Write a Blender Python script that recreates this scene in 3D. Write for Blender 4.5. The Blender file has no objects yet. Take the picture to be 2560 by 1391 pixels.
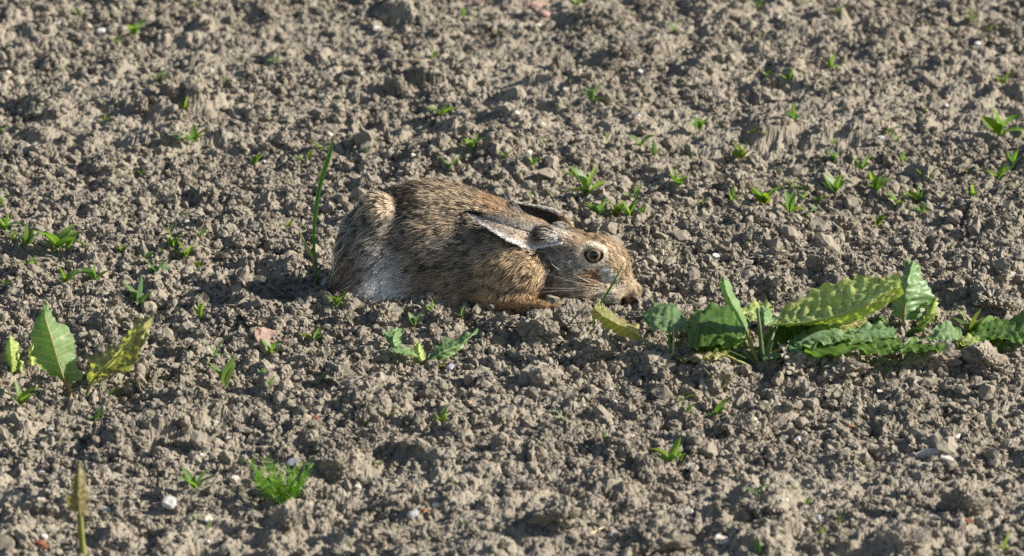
import bpy, bmesh, math
import numpy as np
from mathutils import Vector, Matrix
from mathutils.bvhtree import BVHTree

# ------------------------------------------------------------------ camera, light, exposure
SC = bpy.context.scene
COL = SC.collection
PITCH = math.radians(20.0)
DIST = 8.0
FRAME_W = 1.30
LENS = 36.0 * DIST / FRAME_W
SP, CP = math.sin(PITCH), math.cos(PITCH)
CAM = np.array([0.0, -DIST * CP, DIST * SP])

cam_data = bpy.data.cameras.new('camera')
cam = bpy.data.objects.new('camera', cam_data)
COL.objects.link(cam)
cam.location = CAM
cam.rotation_euler = (math.pi / 2 - PITCH, 0, 0)
cam_data.lens = LENS
cam_data.sensor_width = 36.0
cam_data.clip_start = 0.1
cam_data.clip_end = 1000.0
cam_data.dof.use_dof = True
cam_data.dof.focus_distance = DIST - 0.12
cam_data.dof.aperture_fstop = 7.0
SC.camera = cam

SUN_EL, SUN_AZ = math.radians(28.5), math.radians(0.5)     # azimuth: from +x towards +y
sdir = Vector((math.cos(SUN_EL) * math.cos(SUN_AZ), math.cos(SUN_EL) * math.sin(SUN_AZ), math.sin(SUN_EL)))
world = bpy.data.worlds.new('World')
SC.world = world
world.use_nodes = True
wn = world.node_tree.nodes
sky = wn.new('ShaderNodeTexSky')
sky.sky_type = 'NISHITA'
sky.sun_disc = False
sky.sun_elevation = SUN_EL
sky.sun_rotation = math.pi / 2 - SUN_AZ
wn['Background'].inputs['Strength'].default_value = 0.068
world.node_tree.links.new(sky.outputs['Color'], wn['Background'].inputs['Color'])
sun_data = bpy.data.lights.new('sun', 'SUN')
sun_data.energy = 5.0
sun_data.angle = math.radians(0.5)
sun_data.color = (1.0, 0.94, 0.85)
sun = bpy.data.objects.new('sun', sun_data)
COL.objects.link(sun)
sun.rotation_euler = sdir.to_track_quat('Z', 'Y').to_euler()
sun.location = (3, 1, 3)

SC.view_settings.view_transform = 'Standard'
SC.view_settings.look = 'None'
SC.view_settings.gamma = 1.0
SC.view_settings.use_curve_mapping = False
SC.view_settings.exposure = 0.86
SC.cycles.max_bounces = 7
SC.cycles.diffuse_bounces = 3
SC.cycles.glossy_bounces = 2
SC.cycles.transmission_bounces = 3
SC.cycles.transparent_max_bounces = 6
SC.cycles.use_denoising = False
SC.cycles_curves.shape = 'RIBBONS'
SC.cycles_curves.subdivisions = 2

# ------------------------------------------------------------------ measuring: photograph pixel -> place in the field
KPIX = (36.0 / 2560.0) / LENS
MPP = FRAME_W / 2560.0            # metres per photograph pixel at the hare


def ray(px, py):
    u, v = (px - 1280.0) * KPIX, (695.5 - py) * KPIX
    return np.array([u, CP + v * SP, -SP + v * CP])


def W(px, py, y):
    d = ray(px, py)
    return CAM + d * ((y - CAM[1]) / d[1])


def project(P):
    """world points (n,3) -> photograph pixel coordinates"""
    q = np.atleast_2d(P) - CAM
    depth = q[:, 1] * CP - q[:, 2] * SP
    up = q[:, 1] * SP + q[:, 2] * CP
    return np.stack([1280.0 + q[:, 0] / depth / KPIX, 695.5 - up / depth / KPIX], 1)


# ------------------------------------------------------------------ noise (numpy)
def hash2(i, j, seed):
    h = (i.astype(np.int64) * 374761393 + j.astype(np.int64) * 668265263 + seed * 974711) & 0xFFFFFFFF
    h = ((h ^ (h >> 13)) * 1274126177) & 0xFFFFFFFF
    h = ((h ^ (h >> 16)) * 2246822519) & 0xFFFFFFFF
    return h ^ (h >> 15)


def rnd2(i, j, seed):
    return (hash2(i, j, seed) & 0xFFFFFF).astype(np.float64) / 16777216.0


def vnoise2(x, y, seed):
    i, j = np.floor(x), np.floor(y)
    fx, fy = x - i, y - j
    fx = fx * fx * (3 - 2 * fx)
    fy = fy * fy * (3 - 2 * fy)
    i, j = i.astype(np.int64), j.astype(np.int64)
    a, b = rnd2(i, j, seed), rnd2(i + 1, j, seed)
    c, d = rnd2(i, j + 1, seed), rnd2(i + 1, j + 1, seed)
    return ((a * (1 - fx) + b * fx) * (1 - fy) + (c * (1 - fx) + d * fx) * fy) * 2 - 1


def vnoise3(p, seed):
    i = np.floor(p)
    f = p - i
    f = f * f * (3 - 2 * f)
    i = i.astype(np.int64)
    out = 0
    for dx in (0, 1):
        for dy in (0, 1):
            for dz in (0, 1):
                w = (f[:, 0] if dx else 1 - f[:, 0]) * (f[:, 1] if dy else 1 - f[:, 1]) * (f[:, 2] if dz else 1 - f[:, 2])
                out = out + w * rnd2(i[:, 0] + dx + (i[:, 2] + dz) * 57, i[:, 1] + dy, seed)
    return out * 2 - 1


def crumbs(x, y, size, seed, power=2.0, k=1.7, tilt=0.7, sharp=.62):
    """union of many small tilted domes: an aggregate of broken soil"""
    xs, ys = x / size, y / size
    i, j = np.floor(xs).astype(np.int64), np.floor(ys).astype(np.int64)
    best = np.full(x.shape, -0.6)
    for di in (-1, 0, 1):
        for dj in (-1, 0, 1):
            ci, cj = i + di, j + dj
            dx = xs - (ci + rnd2(ci, cj, seed))
            dy = ys - (cj + rnd2(ci, cj, seed + 1))
            hc = rnd2(ci, cj, seed + 2) ** power
            gx = (rnd2(ci, cj, seed + 3) - .5) * 2 * tilt
            gy = (rnd2(ci, cj, seed + 4) - .5) * 2 * tilt
            el = .6 + .9 * rnd2(ci, cj, seed + 5)
            an = rnd2(ci, cj, seed + 6) * np.pi
            ca, sa = np.cos(an), np.sin(an)
            u, v = (dx * ca + dy * sa) * el, (-dx * sa + dy * ca) / el
            best = np.maximum(best, hc + gx * dx + gy * dy - k * (u * u + v * v) ** sharp)
    return best


# ------------------------------------------------------------------ object helpers
def mesh_obj(name, verts, faces, mat=None, parent=None, smooth=True, uv=None, col=None):
    me = bpy.data.meshes.new(name)
    V = np.asarray(verts, dtype=np.float32)
    F = np.asarray(faces, dtype=np.int32)
    n = F.shape[1]
    me.vertices.add(len(V))
    me.vertices.foreach_set('co', V.ravel())
    me.loops.add(F.size)
    me.loops.foreach_set('vertex_index', F.ravel())
    me.polygons.add(len(F))
    me.polygons.foreach_set('loop_start', np.arange(0, F.size, n, dtype=np.int32))
    me.polygons.foreach_set('use_smooth', np.full(len(F), smooth, dtype=bool))
    if uv is not None:
        l = me.uv_layers.new(name='UVMap')
        l.data.foreach_set('uv', np.asarray(uv, dtype=np.float32)[F.ravel()].ravel())
    if col is not None:
        a = me.attributes.new('coat', 'FLOAT_COLOR', 'POINT')
        c = np.ones((len(V), 4), dtype=np.float32)
        c[:, :3] = col
        a.data.foreach_set('color', c.ravel())
    me.update()
    me.validate()
    if mat:
        me.materials.append(mat)
    return link(name, me, parent)


def link(name, data, parent=None):
    o = bpy.data.objects.new(name, data)
    COL.objects.link(o)
    if parent is not None:
        o.parent = parent
        o.matrix_parent_inverse = Matrix.Translation(-Vector(parent.location))
    return o


def empty(name, loc, label, cat, group=None):
    o = bpy.data.objects.new(name, None)
    o.empty_display_size = .01
    COL.objects.link(o)
    o.location = loc
    tag(o, label, cat, group)
    return o


def tag(o, label, cat, group=None):
    o['label'] = label
    o['category'] = cat
    if group:
        o['group'] = group
    return o


def spline(pts, n):
    """Catmull-Rom through control points, n samples"""
    P = np.asarray(pts, float)
    if len(P) == 2:
        t = np.linspace(0, 1, n)[:, None]
        return P[0] * (1 - t) + P[1] * t
    P = np.vstack([2 * P[0] - P[1], P, 2 * P[-1] - P[-2]])
    m = len(P) - 3
    t = np.linspace(0, m, n)
    i = np.minimum(t.astype(int), m - 1)
    f = (t - i)[:, None]
    a, b, c, d = P[i], P[i + 1], P[i + 2], P[i + 3]
    return .5 * (2 * b + (c - a) * f + (2 * a - 5 * b + 4 * c - d) * f ** 2 + (3 * b - a - 3 * c + d) * f ** 3)


def tube_geo(pts, radii, n=16, sides=6):
    P = spline(pts, n)
    R = np.interp(np.linspace(0, 1, n), np.linspace(0, 1, len(radii)), radii)
    T = np.gradient(P, axis=0)
    T /= np.linalg.norm(T, axis=1)[:, None] + 1e-12
    ref = np.array([0.13, .98, .1])
    A = np.cross(T, ref)
    A /= np.linalg.norm(A, axis=1)[:, None] + 1e-12
    B = np.cross(T, A)
    an = np.linspace(0, 2 * np.pi, sides, endpoint=False)
    V = (P[:, None] + R[:, None, None] * (np.cos(an)[None, :, None] * A[:, None] + np.sin(an)[None, :, None] * B[:, None])).reshape(-1, 3)
    F = []
    for k in range(n - 1):
        for s in range(sides):
            s2 = (s + 1) % sides
            F.append((k * sides + s, k * sides + s2, (k + 1) * sides + s2, (k + 1) * sides + s))
    uv = np.stack([np.repeat(np.linspace(0, 1, n), sides), np.tile(np.linspace(0, 1, sides), n)], 1)
    return V, F, uv


def tube(name, pts, radii, mat, parent=None, n=16, sides=6):
    V, F, uv = tube_geo(pts, radii, n, sides)
    return mesh_obj(name, V, F, mat, parent, uv=uv)


# ------------------------------------------------------------------ materials
class Mat:
    def __init__(self, name, rough=.8, spec=.2):
        self.m = bpy.data.materials.new(name)
        self.m.use_nodes = True
        self.t = self.m.node_tree
        self.b = self.t.nodes['Principled BSDF']
        self.out = self.t.nodes['Material Output']
        self.b.inputs['Roughness'].default_value = rough
        self.b.inputs['Specular IOR Level'].default_value = spec

    def n(self, kind, **kw):
        x = self.t.nodes.new(kind)
        for k, v in kw.items():
            setattr(x, k, v)
        return x

    def l(self, a, b):
        self.t.links.new(a, b)

    def val(self, node, **kw):
        for k, v in kw.items():
            node.inputs[k].default_value = v
        return node

    def noise(self, scale, detail=3, rough=.6, coord='Position', dist=0):
        tc = self.n('ShaderNodeNewGeometry')
        nz = self.n('ShaderNodeTexNoise')
        nz.inputs['Scale'].default_value = scale
        nz.inputs['Detail'].default_value = detail
        nz.inputs['Roughness'].default_value = rough
        nz.inputs['Distortion'].default_value = dist
        self.l(tc.outputs[coord], nz.inputs['Vector'])
        return nz.outputs['Fac']

    def ramp(self, fac, stops):
        r = self.n('ShaderNodeValToRGB')
        e = r.color_ramp.elements
        while len(e) < len(stops):
            e.new(.5)
        for s, (p, c) in zip(e, stops):
            s.position = p
            s.color = (*c, 1) if len(c) == 3 else c
        self.l(fac, r.inputs['Fac'])
        return r.outputs['Color']

    def mix(self, fac, a, b, mode='MIX'):
        x = self.n('ShaderNodeMix', data_type='RGBA', blend_type=mode)
        for s, v in ((x.inputs[0], fac), (x.inputs[6], a), (x.inputs[7], b)):
            if isinstance(v, (int, float)):
                s.default_value = v
            elif isinstance(v, tuple):
                s.default_value = (*v, 1)
            else:
                self.l(v, s)
        return x.outputs[2]

    def bump(self, h, strength, dist):
        b = self.n('ShaderNodeBump')
        b.inputs['Strength'].default_value = strength
        b.inputs['Distance'].default_value = dist
        self.l(h, b.inputs['Height'])
        self.l(b.outputs['Normal'], self.b.inputs['Normal'])
        return b


def soil_material():
    M = Mat('dry_soil', .95, .08)
    big = M.noise(9, 4, .6)
    fine = M.noise(260, 4, .7)
    c = M.ramp(big, [(.3, (.248, .216, .168)), (.7, (.312, .274, .216))])
    g = M.ramp(fine, [(.3, (.66, .65, .64)), (.55, (1, 1, 1)), (.75, (1.18, 1.17, 1.15))])
    c2 = M.mix(1.0, c, g, 'MULTIPLY')
    M.l(c2, M.b.inputs['Base Color'])
    M.bump(M.noise(650, 3, .7), .55, .0009)
    return M.m


def leaf_material(name, c1, c2, vein, trans=.45, spots=(.16, .1, .03), spot_amt=.0, rough=.45, veins=True, nscale=40, vein_n=14, spec=.35, net=False):
    M = Mat(name, rough, spec)
    nz = M.noise(nscale, 4, .6)
    base = M.ramp(nz, [(.3, c1), (.7, c2)])
    oi = M.n('ShaderNodeObjectInfo')
    var = M.ramp(oi.outputs['Random'], [(0, (.82, .88, .8)), (1, (1.18, 1.1, 1.1))])
    base = M.mix(1.0, base, var, 'MULTIPLY')
    dust = M.ramp(M.noise(95, 4, .7), [(.56, (0, 0, 0)), (.70, (.55, .55, .55))])
    if name.startswith('dock') and 'underside' not in name:
        base = M.mix(dust, base, (.30, .27, .20))
    if spot_amt > 0:
        sp = M.ramp(M.noise(nscale * 1.7, 5, .7, dist=.5), [(.62 - spot_amt * .3, (0, 0, 0)), (.66, (1, 1, 1))])
        base = M.mix(sp, base, spots)
    if veins:
        uvn = M.n('ShaderNodeUVMap')
        sep = M.n('ShaderNodeSeparateXYZ')
        M.l(uvn.outputs['UV'], sep.inputs[0])
        av = M.n('ShaderNodeMath', operation='ABSOLUTE')
        M.l(sep.outputs['Y'], av.inputs[0])
        lw = M.n('ShaderNodeMath', operation='MULTIPLY_ADD')     # u - .12 |v|
        M.l(av.outputs[0], lw.inputs[0])
        lw.inputs[1].default_value = -.13
        M.l(sep.outputs['X'], lw.inputs[2])
        sc = M.n('ShaderNodeMath', operation='MULTIPLY')
        M.l(lw.outputs[0], sc.inputs[0])
        sc.inputs[1].default_value = vein_n
        fr = M.n('ShaderNodeMath', operation='PINGPONG')
        M.l(sc.outputs[0], fr.inputs[0])
        fr.inputs[1].default_value = .5
        lat = M.ramp(fr.outputs[0], [(.02, (.85, .85, .85)), (.13, (0, 0, 0))])
        mid = M.ramp(av.outputs[0], [(.035, (1, 1, 1)), (.075, (0, 0, 0))])
        f = M.mix(1.0, lat, mid, 'LIGHTEN')
        if net:
            mp = M.n('ShaderNodeVectorMath', operation='MULTIPLY')
            M.l(uvn.outputs['UV'], mp.inputs[0])
            mp.inputs[1].default_value = (26, 7, 1)
            vo = M.n('ShaderNodeTexVoronoi', feature='DISTANCE_TO_EDGE')
            vo.inputs['Scale'].default_value = 1.0
            M.l(mp.outputs[0], vo.inputs['Vector'])
            nt = M.ramp(vo.outputs['Distance'], [(.02, (.6, .6, .6)), (.10, (0, 0, 0))])
            f = M.mix(1.0, f, nt, 'LIGHTEN')
        base = M.mix(f, base, vein)
    M.l(base, M.b.inputs['Base Color'])
    tr = M.n('ShaderNodeBsdfTranslucent')
    tc = M.mix(1.0, base, (1.5, 1.75, .55), 'MULTIPLY')
    M.l(tc, tr.inputs['Color'])
    mx = M.n('ShaderNodeMixShader')
    mx.inputs[0].default_value = trans
    M.l(M.b.outputs[0], mx.inputs[1])
    M.l(tr.outputs[0], mx.inputs[2])
    M.l(mx.outputs[0], M.out.inputs['Surface'])
    M.bump(M.noise(nscale * 6, 3, .6), .35, .0012)
    return M.m


def plain(name, c1, c2, scale=60, rough=.7, spec=.25, bump=.3, dist=.0006):
    M = Mat(name, rough, spec)
    M.l(M.ramp(M.noise(scale, 4, .6), [(.3, c1), (.7, c2)]), M.b.inputs['Base Color'])
    if bump:
        M.bump(M.noise(scale * 4, 3, .6), bump, dist)
    return M.m


SOIL = soil_material()
RNG = np.random.default_rng(11)
# ------------------------------------------------------------------ the field: one sheet out to the horizon
def gpt(px, py):
    d = ray(px, py)
    return CAM + d * (-CAM[2] / d[2])


MACRO = []          # (x, y, sx, sy, dz) broad rises and hollows


def macro(px, py, sx, sy, dz):
    p = gpt(px, py)
    MACRO.append((p[0], p[1], sx, sy, dz))


macro(1130, 745, .21, .055, -.010)      # the form the hare lies in
macro(1520, 745, .07, .05, -.006)
macro(640, 748, .095, .050, -.022)       # hollow left of the hare
macro(1150, 800, .22, .020, .013)       # low ridge before the hare
macro(700, 815, .10, .022, .012)
macro(55, 955, .05, .04, -.020)
macro(2130, 935, .22, .04, .014)
macro(1640, 880, .04, .03, -.008)
macro(1040, 260, .13, .10, -.012)
macro(960, 330, .05, .06, -.016)
macro(1330, 130, .12, .06, -.010)
macro(720, 110, .08, .05, -.012)
macro(1990, 370, .2, .12, -.010)
macro(2000, 310, .10, .05, .012)
macro(560, 210, .10, .08, -.010)
macro(430, 250, .09, .1, .012)
macro(300, 1060, .3, .1, .010)
macro(1400, 1300, .25, .1, .008)
macro(2250, 1330, .2, .08, .006)


def H(x, y):
    x, y = np.asarray(x, float), np.asarray(y, float)
    h = .014 * vnoise2(x * 2.3, y * 2.3, 3) + .008 * vnoise2(x * 6, y * 6, 4)
    for (mx, my, sx, sy, dz) in MACRO:
        h = h + dz * np.exp(-((x - mx) / sx) ** 2 - ((y - my) / sy) ** 2)
    # domain warp so that no lump is round
    wx = x + .006 * vnoise2(x * 60, y * 60, 21) + .0025 * vnoise2(x * 190, y * 190, 22)
    wy = y + .006 * vnoise2(x * 60, y * 60, 23) + .0025 * vnoise2(x * 190, y * 190, 24)
    m = .55 + .45 * vnoise2(x * 5, y * 5, 5)
    rough = .5 + .5 * np.clip(.5 + .9 * vnoise2(x * 7 + 3, y * 7, 6), 0, 1)       # crumbly here, caked there
    h = h + .019 * np.maximum(crumbs(wx, wy, .062, 101, 4.5, 1.6, 1.0, .8), -.15) * (.5 + .7 * m)
    h = h + .0145 * np.maximum(crumbs(wx, wy, .030, 201, 3.2, 1.7, 1.2), -.25) * rough
    h = h - .012 * np.maximum(crumbs(wx, wy, .045, 801, 3.5, 2.2, .8, .8) - .25, 0)     # pits between clods
    h = h + .0042 * np.maximum(crumbs(wx, wy, .0135, 301, 2.2, 1.6, 1.2), -.4) * rough
    h = h + .0024 * crumbs(x, y, .0072, 401, 1.4, 1.5, 1.2) * rough
    h = h + .0012 * crumbs(x, y, .0045, 501, 1.2, 1.5, 1.2)
    return h


def Hs(x, y):
    return float(H(np.array([x]), np.array([y]))[0])


def G(px, py):
    """the place on the soil seen at a photograph pixel"""
    d = ray(px, py)
    ts = np.linspace((CAM[2] - .07) / -d[2], (CAM[2] + .05) / -d[2], 160)
    P = CAM + ts[:, None] * d
    below = P[:, 2] < H(P[:, 0], P[:, 1])
    i = int(np.argmax(below)) if below.any() else len(ts) // 2
    return P[i]


def axis_steps(lo, hi, step, reach=120.0):
    c = list(np.arange(lo, hi, step))
    s, out = step * 2, []
    a = hi
    while a < reach:
        out.append(a)
        a += s
        s *= 1.32
    s, pre = step * 2, []
    a = lo - step
    while a > -reach:
        pre.append(a)
        a -= s
        s *= 1.32
    return np.array(pre[::-1] + c + out)


gx = axis_steps(-.75, .78, .0017)
fy = np.concatenate([np.arange(-1.12, -.60, .0036), np.arange(-.60, .45, .0027), np.arange(.45, 1.25, .0046)])
s, lo, hi = .01, [], []
a = fy[0] - .006
while a > -120:
    lo.append(a)
    a -= s
    s *= 1.32
s, a = .01, fy[-1] + .006
while a < 300:
    hi.append(a)
    a += s
    s *= 1.32
gy = np.concatenate([np.array(lo[::-1]), fy, np.array(hi)])
X, Y = np.meshgrid(gx, gy)
Z = np.empty_like(X)
for r0 in range(0, len(gy), 64):
    Z[r0:r0 + 64] = H(X[r0:r0 + 64], Y[r0:r0 + 64])
# jitter sideways so that crumbs are not bound to the grid (inside the fine part only)
fine = (np.abs(X) < .75) & (Y > -1.1) & (Y < 1.2)
JX = X + fine * (RNG.random(X.shape) - .5) * .0011
JY = Y + fine * (RNG.random(X.shape) - .5) * .0018
Z += fine * (RNG.random(X.shape) - .5) * .0010
nx, ny = len(gx), len(gy)
idx = np.arange(nx * ny).reshape(ny, nx)
quads = np.stack([idx[:-1, :-1], idx[:-1, 1:], idx[1:, 1:], idx[1:, :-1]], -1).reshape(-1, 4)
ground = mesh_obj('field_soil', np.stack([JX, JY, Z], -1).reshape(-1, 3), quads, SOIL, smooth=False)
ground['kind'] = 'structure'
ground['label'] = 'dry grey-brown cloddy soil of a freshly worked field'


# ------------------------------------------------------------------ clods and crumbs
def icosphere(sub):
    bm = bmesh.new()
    bmesh.ops.create_icosphere(bm, subdivisions=sub, radius=1.0)
    V = np.array([v.co[:] for v in bm.verts])
    bm.verts.index_update()
    F = np.array([[v.index for v in f.verts] for f in bm.faces])
    bm.free()
    return V, F


def clod_shape(sub, seed, rough=.22, cuts=6):
    V, F = icosphere(sub)
    r = np.random.default_rng(seed)
    off = r.random(3) * 50
    V = V * (1 + .30 * vnoise3(V * 1.1 + off, seed)[:, None])
    for _ in range(cuts):                       # broken faces
        n = r.normal(size=3)
        n /= np.linalg.norm(n)
        d = r.uniform(.45, .8)
        t = V @ n - d
        V = V - np.where(t > 0, t * .9, 0)[:, None] * n
    nn = V / (np.linalg.norm(V, axis=1)[:, None] + 1e-9)
    b = np.abs(vnoise3(V * 2.6 + off, seed + 1)) - .35
    b += .60 * (np.abs(vnoise3(V * 5.5 + off, seed + 2)) - .35)
    b += .50 * (np.abs(vnoise3(V * 11 + off, seed + 3)) - .35)
    b += .22 * vnoise3(V * 22 + off, seed + 4)
    return V + nn * (rough * b)[:, None] + rough * (.05 if sub < 3 else .012) * r.normal(size=V.shape), F


def rots(n, r):
    q = r.normal(size=(n, 4))
    q /= np.linalg.norm(q, axis=1)[:, None]
    w, x, y, z = q.T
    return np.stack([np.stack([1 - 2 * (y * y + z * z), 2 * (x * y - z * w), 2 * (x * z + y * w)], -1),
                     np.stack([2 * (x * y + z * w), 1 - 2 * (x * x + z * z), 2 * (y * z - x * w)], -1),
                     np.stack([2 * (x * z - y * w), 2 * (y * z + x * w), 1 - 2 * (x * x + y * y)], -1)], -2)


def scatter(name, n, rmin, rmax, power, sub, seed, sink=.3, rough=.45):
    r = np.random.default_rng(seed)
    x = r.uniform(-.74, .80, n)
    y = np.where(r.random(n) < .72, r.uniform(-.62, .5, n), r.uniform(-1.05, 1.2, n))
    rad = rmin * (rmax / rmin) ** (r.random(n) ** power)
    z = H(x, y) + rad * (1 - 2 * sink) * .6
    keep = ~((((x + .04) / .22) ** 2 + ((y + .085) / .075) ** 2) < 1) & ~((((x - .145) / .042) ** 2 + ((y + .125) / .04) ** 2) < 1)
    x, y, z, rad = x[keep], y[keep], z[keep], rad[keep]
    n = len(x)
    R = rots(n, r)
    S = rad[:, None] * r.uniform(.55, 1.35, (n, 3))
    VV, FF, base = [], [], 0
    K = 9
    for k in range(K):
        V, F = clod_shape(sub, seed * 7 + k, rough, 5)
        sel = np.arange(k, n, K)
        P = np.einsum('nij,nvj->nvi', R[sel], V[None] * S[sel][:, None, :])
        P = P + np.stack([x[sel], y[sel], z[sel]], -1)[:, None]
        VV.append(P.reshape(-1, 3))
        FF.append((F[None] + (np.arange(len(sel)) * len(V))[:, None, None] + base).reshape(-1, 3))
        base += len(sel) * len(V)
    o = mesh_obj(name, np.vstack(VV), np.vstack(FF), SOIL, smooth=False)
    o['kind'] = 'stuff'
    return o


def crumb_carpet(name, n, seed):
    """loose crumbs past counting: points with their own size and turn, each set with a broken lump"""
    r = np.random.default_rng(seed)
    x = r.uniform(-.74, .78, n)
    y = np.where(r.random(n) < .62, r.uniform(-.66, .52, n), r.uniform(-1.10, 1.22, n))
    dens = np.clip(.35 + .9 * vnoise2(x * 9 + 3, y * 9, 61) + .5 * vnoise2(x * 31, y * 31, 62), .20, 1)
    k = r.random(n) < dens
    k &= ~((((x + .04) / .22) ** 2 + ((y + .085) / .070) ** 2) < 1)
    x, y = x[k], y[k]
    n = len(x)
    rad = .0011 * (.0066 / .0011) ** (r.random(n) ** 1.9)
    z = H(x, y) + rad * .35
    me = bpy.data.meshes.new(name)
    me.vertices.add(n)
    me.vertices.foreach_set('co', np.stack([x, y, z], 1).astype(np.float32).ravel())
    a = me.attributes.new('turn', 'FLOAT_VECTOR', 'POINT')
    a.data.foreach_set('vector', r.uniform(0, 6.28, (n, 3)).astype(np.float32).ravel())
    a = me.attributes.new('size', 'FLOAT_VECTOR', 'POINT')
    a.data.foreach_set('vector', (rad[:, None] * r.uniform(.55, 1.4, (n, 3))).astype(np.float32).ravel())
    a = me.attributes.new('shape', 'INT', 'POINT')
    a.data.foreach_set('value', r.integers(0, 6, n).astype(np.int32))
    o = link(name, me)
    ng = bpy.data.node_groups.new('crumb_carpet', 'GeometryNodeTree')
    ng.interface.new_socket('Geometry', in_out='INPUT', socket_type='NodeSocketGeometry')
    ng.interface.new_socket('Geometry', in_out='OUTPUT', socket_type='NodeSocketGeometry')
    N, L = ng.nodes.new, ng.links.new
    gi, go = N('NodeGroupInput'), N('NodeGroupOutput')
    lumps = N('GeometryNodeGeometryToInstance')
    for s in range(6):
        ico = N('GeometryNodeMeshIcoSphere')
        ico.inputs['Radius'].default_value = 1.0
        ico.inputs['Subdivisions'].default_value = 2 if s < 3 else 3
        pos = N('GeometryNodeInputPosition')
        nz = N('ShaderNodeTexNoise')
        nz.inputs['Scale'].default_value = 1.3 + .15 * s
        nz.inputs['Detail'].default_value = 3
        nz.inputs['Roughness'].default_value = .65
        ad = N('ShaderNodeVectorMath')
        ad.operation = 'ADD'
        ad.inputs[1].default_value = (s * 7.3, s * 3.1, s * 5.7)
        L(pos.outputs[0], ad.inputs[0])
        L(ad.outputs[0], nz.inputs['Vector'])
        sb = N('ShaderNodeVectorMath')
        sb.operation = 'SUBTRACT'
        sb.inputs[1].default_value = (.5, .5, .5)
        L(nz.outputs['Color'], sb.inputs[0])
        sc_ = N('ShaderNodeVectorMath')
        sc_.operation = 'SCALE'
        sc_.inputs['Scale'].default_value = 2.3
        L(sb.outputs[0], sc_.inputs[0])
        sp_ = N('GeometryNodeSetPosition')
        L(ico.outputs['Mesh'], sp_.inputs['Geometry'])
        L(sc_.outputs[0], sp_.inputs['Offset'])
        sm = N('GeometryNodeSetMaterial')
        sm.inputs['Material'].default_value = SOIL
        ss = N('GeometryNodeSetShadeSmooth')
        ss.inputs['Shade Smooth'].default_value = False
        L(sp_.outputs[0], ss.inputs[0])
        L(ss.outputs[0], sm.inputs['Geometry'])
        L(sm.outputs[0], lumps.inputs[0])

    def attr(nm, tp):
        q = N('GeometryNodeInputNamedAttribute')
        q.data_type = tp
        q.inputs['Name'].default_value = nm
        return [x_ for x_ in q.outputs if x_.enabled and x_.name == 'Attribute'][0]
    ip = N('GeometryNodeInstanceOnPoints')
    L(gi.outputs[0], ip.inputs['Points'])
    L(lumps.outputs[0], ip.inputs['Instance'])
    ip.inputs['Pick Instance'].default_value = True
    L(attr('shape', 'INT'), ip.inputs['Instance Index'])
    L(attr('turn', 'FLOAT_VECTOR'), ip.inputs['Rotation'])
    L(attr('size', 'FLOAT_VECTOR'), ip.inputs['Scale'])
    L(ip.outputs[0], go.inputs[0])
    md = o.modifiers.new('crumbs', 'NODES')
    md.node_group = ng
    o['kind'] = 'stuff'
    return o


s1 = crumb_carpet('soil_crumbs', 225000, 5)
s1['label'] = 'fine loose crumbs of dry grey-brown soil all over the field'
s2 = scatter('small_soil_clods', 4600, .0040, .0125, 2.0, 2, 6)
s2['label'] = 'small broken clods of dry soil lying thickly over the field'

# larger clods: each a thing of its own
CLOD_ME = []
for k in range(14):
    V, F = clod_shape(5 if k < 5 else 4, 900 + k, .34, 8)
    o = mesh_obj('clod', V, F, SOIL, smooth=False)
    CLOD_ME.append(o.data)
    bpy.data.objects.remove(o)

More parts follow.
